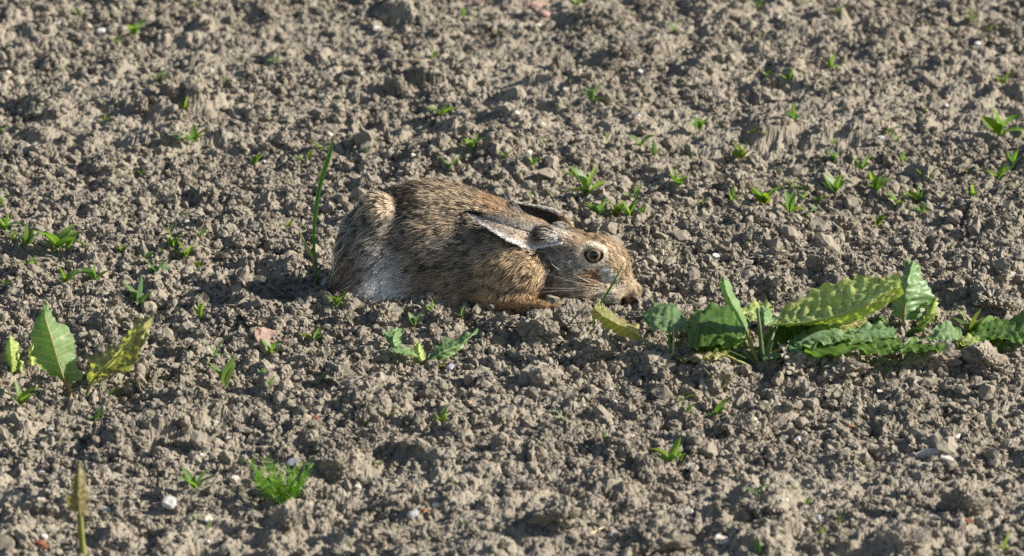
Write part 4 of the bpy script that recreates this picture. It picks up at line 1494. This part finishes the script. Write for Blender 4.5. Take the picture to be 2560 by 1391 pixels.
gb = G(797, 720)
q = gb[1]
tg = empty('grass_shoot', gb, 'tall single green grass blade standing behind the hare\'s rump', 'grass')
blade('blade', [(797, 722, q), (787, 651, q), (785, 579, q), (793, 503, q), (806, 441, q), (823, 389, q), (836, 336, q)],
      [.0014, .0016, .0021, .0026, .0031, .0028, .0003], BLADE, tg)
blade('blade', [(789, 655, q), (770, 625, q - .004), (750, 582, q - .006)], [.0012, .0024, .0008], BLADE_PALE, tg)['label'] = 'short dead pale blade at the node'
blade('blade', [(750, 582, q - .006), (766, 574, q), (752, 558, q + .006), (733, 543, q + .01)], [.0006, .0006, .0003], BLADE_PALE, tg)
tube('node', [at(787, 656, q), at(787, 648, q)], [.0019, .0016], STEM, tg, 4, 6)

q = G(1480, 820)[1]
ng = empty('grass_shoot', at(1480, 820, q), 'thin grass blade leaning across the hare\'s muzzle', 'grass')
blade('blade', [(1478, 822, q), (1498, 766, q), (1532, 709, q), (1563, 652, q)], [.0009, .0013, .0013, .0002], BLADE, ng)
blade('blade', [(1478, 824, q), (1486, 800, q - .004), (1492, 782, q - .004)], [.0008, .0009, .0003], BLADE, ng)
q = G(1679, 897)[1]
g3 = empty('grass_shoot', at(1679, 897, q), 'short upright grass blades left of the big dock plant', 'grass')
blade('blade', [(1678, 898, q), (1673, 850, q), (1677, 793, q)], [.001, .0016, .0003], BLADE, g3)
blade('blade', [(1681, 898, q), (1684, 860, q - .004), (1683, 815, q - .006)], [.001, .0012, .0003], BLADE_PALE, g3)
q = G(1895, 1388)[1]
g4 = empty('grass_shoot', at(1896, 1390, q), 'blurred green blade rising from the bottom edge, right of centre', 'grass')
blade('blade', [(1897, 1395, q), (1895, 1365, q), (1893, 1341, q)], [.003, .003, .001], BLADE, g4)
q = G(2530, 470)[1]
g5 = empty('dry_grass_blade', at(2515, 480, q), 'white dead grass blade arching at the right edge among seedlings', 'grass')
blade('blade', [(2511, 482, q), (2513, 466, q), (2530, 460, q), (2555, 473, q)], [.0008, .0016, .0020, .0006], BLADE_PALE, g5)

# ---- feathery weed
FEATHER = leaf_material('feathery_weed_green', (.22, .38, .05), (.31, .47, .085), (.1, .2, .05), .5, veins=False, nscale=60)
fb = G(705, 1258)
fw = empty('feathery_weed', fb, 'bright green feathery weed with thread-like leaves, bottom left of centre', 'weed')
rw = np.random.default_rng(8)
for (tx, ty, dy) in ((630, 1164, .03), (650, 1180, .0), (664, 1158, .04), (684, 1172, .05), (700, 1190, -.01), (722, 1178, .03), (742, 1170, .04), (774, 1172, .02), (758, 1190, -.01), (640, 1200, -.02), (690, 1205, -.02), (730, 1205, -.01)):
    q = fb[1]
    A = spline([fb + np.array([rw.uniform(-.006, .006), 0, 0]), at(.45 * 705 + .55 * tx, .5 * 1258 + .5 * ty + 8, q + dy * .4), at(tx, ty, q + dy)], 14)
    VV, FF = [], []
    V, F, _ = tube_geo(A, [.0010, .0004], 12, 4)
    VV.append(V)
    FF += F
    base = len(V)
    for k in range(4, 14):
        for s in (-1, 1):
            for rep in (0, 1):
                L = rw.uniform(.007, .017)
                d = unit(A[min(k, 13)] - A[max(k - 2, 0)] + 1e-6)
                side = unit(np.cross(d, rw.normal(size=3)))
                tip = A[k] + L * unit(d * 1.1 + s * side * .8 + np.array([0, 0, .15]))
                midp = (A[k] + tip) / 2 + rw.normal(size=3) * .001
                V, F, _ = tube_geo([A[k], midp, tip], [.0005, .0004, .00015], 4, 3)
                VV.append(V)
                FF += [tuple(i + base for i in f) for f in F]
                base += len(V)
    mesh_obj('frond', np.vstack(VV), FF, FEATHER, fw)
# ------------------------------------------------------------------ crop seedlings: one thing each, its leaves parts
SEED_MATS = [leaf_material('seedling_leaf', (.125, .205, .055), (.185, .275, .085), (.12, .22, .06), .52, nscale=90, vein_n=0.001, rough=.38, spec=.45, veins=False),
             leaf_material('seedling_leaf_yellowish', (.14, .20, .026), (.19, .25, .04), (.2, .26, .08), .48, nscale=90, veins=False),
             leaf_material('seedling_leaf_bluish', (.10, .19, .085), (.14, .24, .12), (.14, .22, .1), .40, nscale=90, veins=False, rough=.33, spec=.5)]


def seed_leaf_mesh(width, curl, fold, twist, mat):
    nu, nv = 9, 5
    u = np.linspace(0, 1, nu)
    v = np.linspace(-1, 1, nv)
    w = width * np.sin(np.pi * u ** .8) ** .8 * (1 - u * .18) + .035 * (1 - u)
    w[-1] = .004
    V, UVs = [], []
    for a in range(nu):
        ang = curl * u[a]
        x = np.sin(ang) / curl if abs(curl) > .05 else u[a]
        z = (1 - np.cos(ang)) / curl if abs(curl) > .05 else 0
        nx_, nz_ = -np.sin(ang), np.cos(ang)
        for b in range(nv):
            t = twist * u[a]
            yy, hh = w[a] * v[b], fold * w[a] * abs(v[b])
            yr, hr = yy * np.cos(t) - hh * np.sin(t), yy * np.sin(t) + hh * np.cos(t)
            V.append((x + nx_ * hr, yr, z + nz_ * hr))
            UVs.append((u[a], v[b]))
    F = [(a * nv + b, a * nv + b + 1, (a + 1) * nv + b + 1, (a + 1) * nv + b) for a in range(nu - 1) for b in range(nv - 1)]
    o = mesh_obj('leaf', V, F, mat, uv=UVs)
    me = o.data
    bpy.data.objects.remove(o)
    return me


LEAVES = [[seed_leaf_mesh(w, c, f, t, m) for (w, c, f, t) in ((.18, -.5, .45, .1), (.22, -.9, .35, -.25), (.16, -.25, .5, .3), (.24, -1.2, .3, .15), (.20, .3, .40, -.1), (.13, -.7, .4, .5), (.26, -.4, .25, -.4))] for m in SEED_MATS]
THREADS = [[seed_leaf_mesh(w, c, f, t, m) for (w, c, f, t) in ((.045, -.6, .3, .3), (.05, -1.1, .3, -.3), (.04, -.2, .4, .1))] for m in SEED_MATS]
NODE_ME = {}

# px, py of the foot, height in photograph pixels, leaves, kind (0 green, 1 yellowish, 2 bluish), s = slender grassy leaves
SEEDLINGS = [(339, 97, 46, 4, 0), (287, 112, 26, 3, 1), (393, 210, 36, 3, 0), (463, 285, 38, 3, 1), (262, 308, 26, 3, 1), (690, 163, 28, 3, 2), (484, 366, 46, 4, 0), (450, 362, 40, 3, 2), (635, 423, 36, 3, 0), (765, 416, 38, 3, 1),
             (803, 386, 40, 4, 1), (112, 396, 20, 2, 1), (6, 342, 30, 2, 2), (325, 456, 28, 2, 0), (354, 445, 26, 2, 1), (192, 45, 32, 3, 1), (8, 526, 32, 3, 0), (13, 588, 50, 4, 0), (67, 628, 56, 5, 0), (141, 635, 74, 5, 0),
             (168, 634, 46, 3, 0), (210, 632, 26, 3, 1), (77, 678, 36, 3, 1), (165, 719, 50, 4, 0), (240, 712, 46, 4, 0), (302, 641, 26, 3, 1), (366, 662, 34, 3, 0), (431, 631, 50, 4, 0), (408, 646, 26, 2, 1), (391, 705, 48, 4, 2),
             (463, 656, 42, 4, 0), (500, 604, 32, 3, 2), (719, 581, 32, 3, 0), (494, 676, 26, 3, 1), (352, 781, 66, 4, 0), (502, 804, 36, 4, 0), (844, 774, 36, 3, 0), (14, 720, 26, 3, 1), (52, 1028, 64, 5, 0), (567, 980, 72, 4, 0),
             (536, 902, 56, 6, 2, 's'), (275, 996, 40, 5, 2, 's'), (350, 977, 32, 3, 1, 's'), (435, 882, 20, 2, 0), (679, 899, 44, 4, 0), (658, 960, 34, 3, 2), (676, 977, 32, 2, 0), (785, 865, 40, 3, 0), (797, 977, 34, 3, 2), (1037, 825, 36, 4, 0),
             (1077, 793, 34, 2, 2), (1155, 801, 30, 3, 2), (862, 890, 20, 1, 2), (973, 1050, 52, 3, 1, 's'), (912, 1071, 28, 3, 1, 's'), (1106, 1069, 36, 4, 1), (489, 1235, 54, 4, 0), (243, 1056, 30, 3, 2), (1677, 1168, 50, 4, 0), (1408, 1062, 40, 4, 2, 's'),
             (1504, 1110, 24, 3, 1), (1694, 1014, 50, 3, 1, 's'), (1801, 985, 58, 4, 0, 's'), (1785, 1053, 50, 3, 2), (1890, 1249, 46, 2, 2), (2053, 1342, 20, 3, 1), (1702, 1160, 26, 2, 0), (1690, 1388, 34, 3, 0), (2509, 1388, 40, 3, 1), (1717, 1038, 26, 3, 1),
             (1157, 48, 24, 2, 0), (1082, 152, 30, 3, 0), (1444, 22, 30, 3, 1), (1102, 300, 48, 5, 0), (1481, 264, 42, 4, 1), (1179, 381, 42, 5, 0), (1125, 434, 40, 4, 0), (1263, 404, 32, 3, 0), (1330, 428, 36, 4, 0), (1602, 377, 46, 4, 0),
             (1636, 397, 36, 3, 2), (880, 422, 26, 3, 1), (918, 386, 24, 3, 1), (1428, 452, 36, 3, 0), (1515, 352, 20, 2, 1), (1015, 97, 16, 2, 0), (1686, 86, 40, 4, 1, 's'), (1466, 504, 74, 5, 0), (1587, 506, 38, 3, 0), (1700, 474, 48, 5, 0),
             (1498, 548, 48, 5, 0), (1540, 548, 38, 4, 1), (1571, 550, 42, 4, 0), (1600, 543, 28, 3, 0), (1755, 516, 24, 3, 1), (1829, 512, 38, 3, 0), (1913, 522, 62, 6, 0), (1974, 543, 48, 5, 0), (1979, 480, 38, 3, 1), (1327, 508, 28, 3, 0),
             (1402, 536, 16, 2, 2), (1893, 27, 30, 3, 0), (2001, 14, 20, 2, 0), (2427, 64, 40, 4, 1), (2475, 86, 26, 3, 1), (2079, 179, 40, 3, 0), (1915, 201, 28, 3, 1), (1968, 207, 30, 3, 0), (1880, 192, 22, 3, 1), (1985, 309, 40, 5, 2),
             (1749, 335, 40, 4, 0), (1880, 341, 24, 3, 1), (1911, 347, 22, 3, 1), (2502, 354, 76, 4, 0), (2511, 217, 34, 3, 1), (1856, 405, 38, 4, 1), (2083, 416, 36, 4, 2), (2155, 434, 42, 4, 0), (2242, 362, 26, 2, 1), (2089, 492, 48, 5, 0),
             (2190, 490, 56, 5, 0), (2240, 518, 38, 4, 0), (2297, 515, 44, 5, 0), (2304, 542, 34, 4, 0), (2310, 473, 44, 5, 1), (2328, 452, 34, 3, 2), (2434, 502, 38, 3, 0), (2493, 461, 52, 4, 0), (2530, 430, 46, 4, 2), (2193, 572, 34, 3, 1),
             (2009, 510, 32, 2, 0), (2050, 511, 26, 3, 0), (2038, 541, 28, 4, 2), (2010, 546, 20, 3, 2), (2420, 441, 26, 2, 1), (2430, 846, 64, 5, 0), (2222, 340, 18, 2, 1), (1940, 445, 22, 2, 1), (2005, 484, 26, 3, 0)]

rt = np.random.default_rng(314)
for _ in range(85):                       # tiny pale sprouts all over the field behind and around
    px, py = (rt.uniform(0, 2560), rt.uniform(20, 640)) if rt.random() < .75 else (rt.uniform(0, 2560), rt.uniform(640, 1380))
    if 820 < px < 1640 and 430 < py < 830 or 1640 < px and 640 < py < 900:
        continue
    if min(math.hypot(px - q_[0], py - q_[1]) for q_ in SEEDLINGS) < 26:
        continue
    SEEDLINGS.append((px, py, rt.uniform(14, 28), int(rt.integers(1, 4)), int(rt.choice([0, 1, 1, 2]))) + (('s',) if rt.random() < .3 else ()))

LANDMARKS = [("the hare's ears", 1290, 540), ("the hare's rump", 900, 600), ("the hare's back", 1080, 455), ("the hare's forehead", 1520, 600), ("the hare's belly", 1090, 785), ("the tall grass blade", 800, 520),
             ('the tall left dock leaf', 130, 860), ('the yellowing dock leaf', 300, 890), ('the torn middle dock', 1070, 870), ('the big dock plant', 1900, 830), ('the tall blue-green leaf', 2280, 730), ('the far right dock', 2470, 830),
             ('the feathery weed', 700, 1210), ('the pink brick fragment', 677, 855), ('the withered leaf', 198, 1250), ('the flat-topped clod', 2300, 450), ('the white arching blade', 2530, 465), ('the pale husk scraps', 2330, 1160),
             ('the topmost pink fragments', 1300, 25), ('the top left corner', 0, 0), ('the top right corner', 2560, 0), ('the bottom right corner', 2560, 1391), ('the bottom edge centre', 1280, 1391), ('the big white shell', 425, 1272), ('the triangular-faced clod', 1845, 465)]


def where(px, py):
    d = sorted(LANDMARKS, key=lambda L: math.hypot(px - L[1], (py - L[2]) * 1.3))[0]
    dx, dy = px - d[1], py - d[2]
    dist = math.hypot(dx, dy)
    far = 'just ' if dist < 110 else ('' if dist < 260 else 'well ')
    a = math.degrees(math.atan2(-dy, dx)) % 360
    word = ['right of', 'above right of', 'above', 'above left of', 'left of', 'below left of', 'below', 'below right of'][int(((a + 22.5) % 360) // 45)]
    return f'{far}{word} {d[0]}', dist


ORD = ['nearest', 'second nearest', 'third nearest', 'fourth nearest', 'fifth nearest', 'sixth nearest', 'seventh nearest', 'eighth nearest', 'ninth nearest', 'tenth nearest', 'eleventh nearest', 'twelfth nearest', 'thirteenth nearest', 'fourteenth nearest']


def unique_labels(items):
    """items: [(text, place, distance)] -> labels, ties broken by how near each is to what it stands by"""
    groups = {}
    for i, (t, p, d) in enumerate(items):
        groups.setdefault((t, p), []).append((d, i))
    out = [''] * len(items)
    for (t, p), L in groups.items():
        L.sort()
        for k, (d, i) in enumerate(L):
            out[i] = f'{t} {p}' + (f', {ORD[min(k, 13)]}' if len(L) > 1 else '')
    return out


NUM = {1: 'one leaf', 2: 'two leaves', 3: 'three leaves', 4: 'four leaves', 5: 'five leaves', 6: 'six leaves'}
items = []
for sdl in SEEDLINGS:
    px, py, hgt, nl, kind = sdl[:5]
    size = 'tiny' if hgt < 29 else ('small' if hgt < 43 else ('large' if hgt > 60 else 'medium'))
    hue = ('green', 'yellowish', 'bluish')[kind] + (' grassy' if len(sdl) > 5 else '')
    w, d = where(px, py - hgt / 2)
    items.append((f'{size} {hue} seedling of {NUM[nl]}', w, d))
slabels = unique_labels(items)
citems = []
for (px, py, w, o) in extra:
    pl, d = where(px, py)
    citems.append(('large soil clod' if w > 42 else ('middling soil clod' if w > 31 else 'small soil clod'), pl, d))
for (px, py, w, o), lab in zip(extra, unique_labels(citems)):
    tag(o, lab, 'clod', 'middling clods strewn over the field')
rs = np.random.default_rng(42)


def put_leaf(me, parent, foot, length, az, elev, roll):
    o = bpy.data.objects.new('leaf', me)
    COL.objects.link(o)
    o.parent = parent
    R = Matrix.Rotation(az, 4, 'Z') @ Matrix.Rotation(-elev, 4, 'Y') @ Matrix.Rotation(roll, 4, 'X')
    o.matrix_local = Matrix.Translation(Vector(foot)) @ R @ Matrix.Scale(length, 4)
    return o


stem_me = None
for sdl, lab in zip(SEEDLINGS, slabels):
    px, py, hgt, nl, kind = sdl[:5]
    thin = len(sdl) > 5
    p = G(px, py)
    p[2] += .002
    root = empty('seedling', p, lab, 'seedling', 'crop seedlings coming up over the field')
    hm = hgt * MPP * (1.24 if hgt > 34 else 1.15)
    nodes_z = hm * (.16 if not thin else .05)
    if stem_me is None:
        V, F, uvs = tube_geo([(0, 0, -.4), (0, 0, .3), (.04, .02, 1)], [.16, .14, .12], 4, 5)
        so = mesh_obj('stem', V, F, STEM)
        stem_me = so.data
        bpy.data.objects.remove(so)
    st = bpy.data.objects.new('stem', stem_me)
    COL.objects.link(st)
    st.parent = root
    st.scale = (nodes_z * .9,) * 2 + (nodes_z * 1.2,)
    az0 = rs.uniform(0, 6.28)
    for k in range(nl):
        # pairs of leaves; the youngest upright, the outer ones spreading sideways
        az = (0 if k % 2 == 0 else math.pi) + rs.uniform(-.75, .75) if k < 4 else az0 + k * 2.3
        el = (math.radians(rs.uniform(55, 88)) if k % 3 == 0 else math.radians(rs.uniform(30, 68)))
        if nl <= 2:
            el = math.radians(rs.uniform(45, 80))
        L = hm * (rs.uniform(.86, 1.06) if k % 3 == 0 else rs.uniform(.62, .95))
        pool = (THREADS if thin else LEAVES)[kind if rs.random() < .75 else int(rs.integers(0, 3))]
        put_leaf(pool[int(rs.integers(0, len(pool)))], root, (0, 0, nodes_z * .8), L, az, el, rs.uniform(-.5, .5))

# ------------------------------------------------------------------ shell bits, stones, brick fragments, straw
WHITE = plain('white_shell', (.50, .47, .42), (.76, .74, .69), 200, .45, .4, .2)
GREYST = plain('blue_grey_stone', (.22, .23, .25), (.32, .33, .35), 150, .5, .4, .2)
CREAM = plain('cream_shell', (.52, .46, .38), (.66, .60, .50), 200, .5, .35, .2)
BRICK = plain('pink_brick', (.33, .215, .17), (.42, .295, .235), 160, .9, .08, .4, .0004)
ORANGE = plain('orange_chip', (.44, .16, .07), (.52, .21, .10), 120, .7, .2, .3)
RUST = plain('red_brown_bit', (.16, .06, .035), (.24, .09, .05), 120, .8, .15, .3)
TANST = plain('tan_stone', (.40, .29, .21), (.48, .36, .27), 90, .8, .15, .4)


def chip_mesh(seed, mat):
    brick = 'brick' in mat.name
    V, F = clod_shape(3 if brick else 2, seed, .30 if brick else .16, 5 if brick else 9)
    V[:, 2] *= .6 if brick else .42
    V += .08 * np.stack([np.zeros(len(V)), np.zeros(len(V)), V[:, 0] ** 2], 1)
    o = mesh_obj('shell_bit', V, F, mat, smooth=False)
    me = o.data
    bpy.data.objects.remove(o)
    return me


CH = {m.name: [chip_mesh(300 + 10 * i + k, m) for k in range(4)] for i, m in enumerate((WHITE, GREYST, CREAM, BRICK, ORANGE, RUST, TANST))}
# px, py, width, height in photograph pixels, material
BITS = [(148, 65, 16, 13, WHITE), (137, 64, 9, 8, WHITE), (254, 87, 28, 15, WHITE), (22, 187, 12, 11, CREAM), (51, 213, 11, 9, CREAM), (76, 375, 14, 13, CREAM), (530, 182, 12, 12, WHITE), (199, 437, 16, 8, WHITE), (563, 452, 9, 6, WHITE),
        (661, 412, 14, 12, WHITE), (826, 344, 14, 20, CREAM), (802, 249, 18, 10, CREAM), (941, 77, 18, 11, WHITE), (904, 190, 10, 9, WHITE), (1193, 171, 13, 9, WHITE), (1292, 289, 12, 13, CREAM), (1258, 305, 10, 7, WHITE),
        (1357, 316, 8, 9, WHITE), (1413, 228, 10, 12, CREAM), (1168, 323, 9, 9, WHITE), (1034, 396, 12, 14, CREAM), (1641, 326, 10, 10, CREAM), (1321, 388, 14, 10, CREAM), (1594, 296, 18, 12, GREYST), (1581, 164, 10, 9, WHITE),
        (1601, 185, 12, 7, WHITE), (1347, 68, 14, 6, WHITE), (1948, 50, 13, 12, WHITE), (2443, 116, 16, 16, WHITE), (2367, 270, 9, 9, WHITE), (2203, 352, 14, 9, WHITE), (2526, 390, 8, 7, WHITE), (2352, 408, 8, 8, WHITE),
        (2086, 515, 9, 9, WHITE), (2356, 521, 10, 8, WHITE), (466, 560, 12, 11, WHITE), (412, 467, 10, 9, WHITE), (160, 522, 16, 7, GREYST), (773, 527, 6, 10, WHITE), (707, 691, 8, 13, WHITE), (497, 729, 13, 12, WHITE), (315, 761, 8, 8, WHITE),
        (264, 757, 9, 9, CREAM), (138, 748, 6, 12, WHITE), (1721, 527, 8, 9, WHITE), (1682, 567, 10, 9, WHITE), (1729, 548, 10, 6, CREAM), (1605, 632, 9, 9, WHITE), (1789, 650, 22, 12, WHITE), (1877, 560, 12, 8, WHITE), (2529, 692, 15, 10, WHITE),
        (2424, 664, 13, 7, WHITE), (424, 1272, 36, 26, WHITE), (266, 1284, 24, 18, WHITE), (102, 1255, 13, 11, CREAM), (733, 1168, 28, 14, GREYST), (540, 1064, 13, 10, WHITE), (568, 1100, 9, 7, WHITE), (504, 1143, 9, 7, WHITE), (126, 1081, 11, 9, WHITE),
        (584, 1206, 18, 16, CREAM), (520, 1307, 18, 14, CREAM), (521, 1361, 9, 13, WHITE), (610, 1372, 6, 18, WHITE), (783, 1231, 10, 10, WHITE), (104, 1188, 15, 6, WHITE), (112, 1350, 14, 8, WHITE), (1091, 1273, 26, 17, WHITE), (1032, 1294, 26, 10, WHITE),
        (1228, 1275, 8, 8, WHITE), (1266, 1040, 16, 11, WHITE), (1297, 1008, 12, 7, WHITE), (1538, 1010, 9, 10, WHITE), (1530, 1035, 6, 10, WHITE), (1527, 978, 9, 8, WHITE), (1510, 1098, 20, 8, WHITE), (1885, 1060, 22, 20, WHITE), (2072, 1079, 9, 8, WHITE),
        (2391, 1099, 18, 10, WHITE), (2543, 1128, 14, 13, WHITE), (1801, 958, 16, 7, WHITE), (1834, 967, 11, 6, WHITE), (1939, 982, 7, 7, WHITE), (2016, 1008, 9, 8, WHITE), (1800, 1125, 12, 14, WHITE), (1722, 1286, 22, 9, CREAM), (1955, 1256, 8, 9, WHITE),
        (1968, 1257, 8, 8, CREAM), (2023, 1222, 9, 8, WHITE), (2328, 1296, 7, 7, WHITE), (1530, 1347, 24, 18, GREYST), (1806, 1362, 36, 26, CREAM), (2046, 1302, 13, 9, GREYST), (1730, 1172, 18, 9, CREAM), (895, 1225, 14, 9, WHITE), (990, 1208, 8, 8, WHITE),
        (1085, 1210, 8, 8, WHITE), (1172, 1012, 12, 14, TANST), (1125, 928, 26, 20, GREYST), (616, 822, 9, 6, WHITE), (600, 895, 8, 6, WHITE), (740, 951, 7, 6, WHITE), (1995, 1105, 16, 10, GREYST), (2200, 985, 12, 6, CREAM),
        (1340, 22, 62, 34, BRICK), (1362, 38, 30, 16, BRICK), (1194, 12, 32, 20, BRICK), (672, 852, 62, 44, BRICK), (708, 868, 26, 40, BRICK), (1210, 384, 12, 8, BRICK), (1062, 1284, 13, 11, ORANGE), (2132, 1072, 10, 10, ORANGE), (2120, 1071, 9, 9, RUST),
        (100, 1375, 40, 26, RUST), (417, 1129, 12, 6, ORANGE), (215, 78, 42, 26, TANST), (2422, 1312, 16, 9, RUST), (788, 1052, 14, 8, RUST), (1830, 60, 10, 6, BRICK), (1590, 65, 12, 6, BRICK), (2300, 1088, 20, 14, TANST)]
KINDS_ = {'white_shell': ('white', 'shell bit', 'shell_bit'), 'cream_shell': ('cream', 'shell bit', 'shell_bit'), 'blue_grey_stone': ('blue-grey', 'stone', 'stone'), 'pink_brick': ('pink', 'brick fragment', 'brick_fragment'),
          'orange_chip': ('orange', 'chip', 'orange_chip'), 'red_brown_bit': ('red-brown', 'fragment', 'brown_fragment'), 'tan_stone': ('tan', 'stone', 'stone')}
items = []
for (px, py, w, h, m) in BITS:
    hue, noun, _ = KINDS_[m.name]
    size = 'tiny' if w < 12 else ('large' if w > 24 else 'small')
    shp = ' oblong' if w > 1.7 * h else (' upright' if h > 1.35 * w else '')
    pl, d = where(px, py)
    items.append((f'{size}{shp} {hue} {noun}', pl, d))
for (px, py, w, h, m), lab in zip(BITS, unique_labels(items)):
    hue, noun, nm = KINDS_[m.name]
    p = G(px, py)
    o = bpy.data.objects.new(nm, CH[m.name][int(rs.integers(0, 4))])
    COL.objects.link(o)
    sc_ = w * MPP * (.70 if w < 20 else .56)
    o.scale = (sc_, sc_ * rs.uniform(.7, 1), max(h * MPP * .9, sc_ * .5))
    o.rotation_euler = (rs.uniform(.2, .8), rs.uniform(-.3, .3), rs.uniform(-.4, .4))
    o.location = p + np.array([0, -sc_ * .3, sc_ * (.15 if 'brick' in m.name else .6) + .0015])
    tag(o, lab, noun.split()[0] if noun == 'shell bit' else noun, {'shell bit': 'shell bits scattered over the soil', 'stone': 'small stones on the soil', 'brick fragment': 'pink brick fragments on the soil'}.get(noun))

# pale papery husk scraps, lower right
HUSK = plain('pale_husk', (.42, .38, .33), (.60, .56, .50), 120, .6, .3, .5, .001)
for pts, wd, lab in (([(2288, 1146), (2320, 1142), (2362, 1132)], [.002, .0065, .002], 'pale crinkled husk scrap, topmost of the three at lower right'),
                     ([(2352, 1152), (2372, 1158), (2390, 1166)], [.002, .005, .002], 'pale husk scrap, right one of the three at lower right'),
                     ([(2288, 1172), (2312, 1176), (2328, 1182)], [.0015, .006, .002], 'pale husk scrap, lowest of the three at lower right')):
    ps = [G(*p_) for p_ in pts]
    ps = [tuple(p_) for p_ in project(np.array(ps) + np.array([0, 0, .004]))]
    yy = G(*pts[1])[1]
    tag(blade('husk_scrap', [(a_, b_, yy) for a_, b_ in ps], wd, HUSK, None, .6, 14), lab, 'husk', 'pale husk scraps')

STRAW = plain('straw', (.48, .38, .24), (.62, .52, .36), 200, .6, .3, .2)
for pts, lab in (([(617, 884), (628, 896), (645, 909)], 'pale curved straw left of the pink brick fragment'), ([(372, 1000), (386, 995), (400, 988)], 'short straw piece right of the left dock plant'),
                 ([(2425, 428), (2445, 429), (2463, 428)], 'tan straw lying among the right-hand seedlings'), ([(1476, 1340), (1495, 1330), (1512, 1322)], 'blurred tan straw near the bottom edge, middle'),
                 ([(1495, 1180), (1508, 1168), (1512, 1155)], 'tan straw scrap in the lower middle of the field'), ([(1630, 1258), (1645, 1264), (1660, 1272)], 'thin reddish straw at the lower middle right'),
                 ([(1656, 615), (1657, 635), (1658, 648)], 'fine pale root sticking up right of the hare\'s head'), ([(1318, 1215), (1335, 1228), (1350, 1240)], 'thin brown straw below the middle of the field'),
                 ([(2443, 538), (2445, 560), (2440, 575)], 'upright straw below the right-hand seedlings'), ([(295, 1165), (312, 1163), (332, 1180)], 'thin pale bent straw right of the blurred withered leaf')):
    ps = np.array([G(*p_) for p_ in pts]) + np.array([0, 0, .0025])
    tag(tube('straw', ps, [.0008, .0011, .0007], STRAW, None, 8, 5), lab, 'straw', 'bits of straw and root')
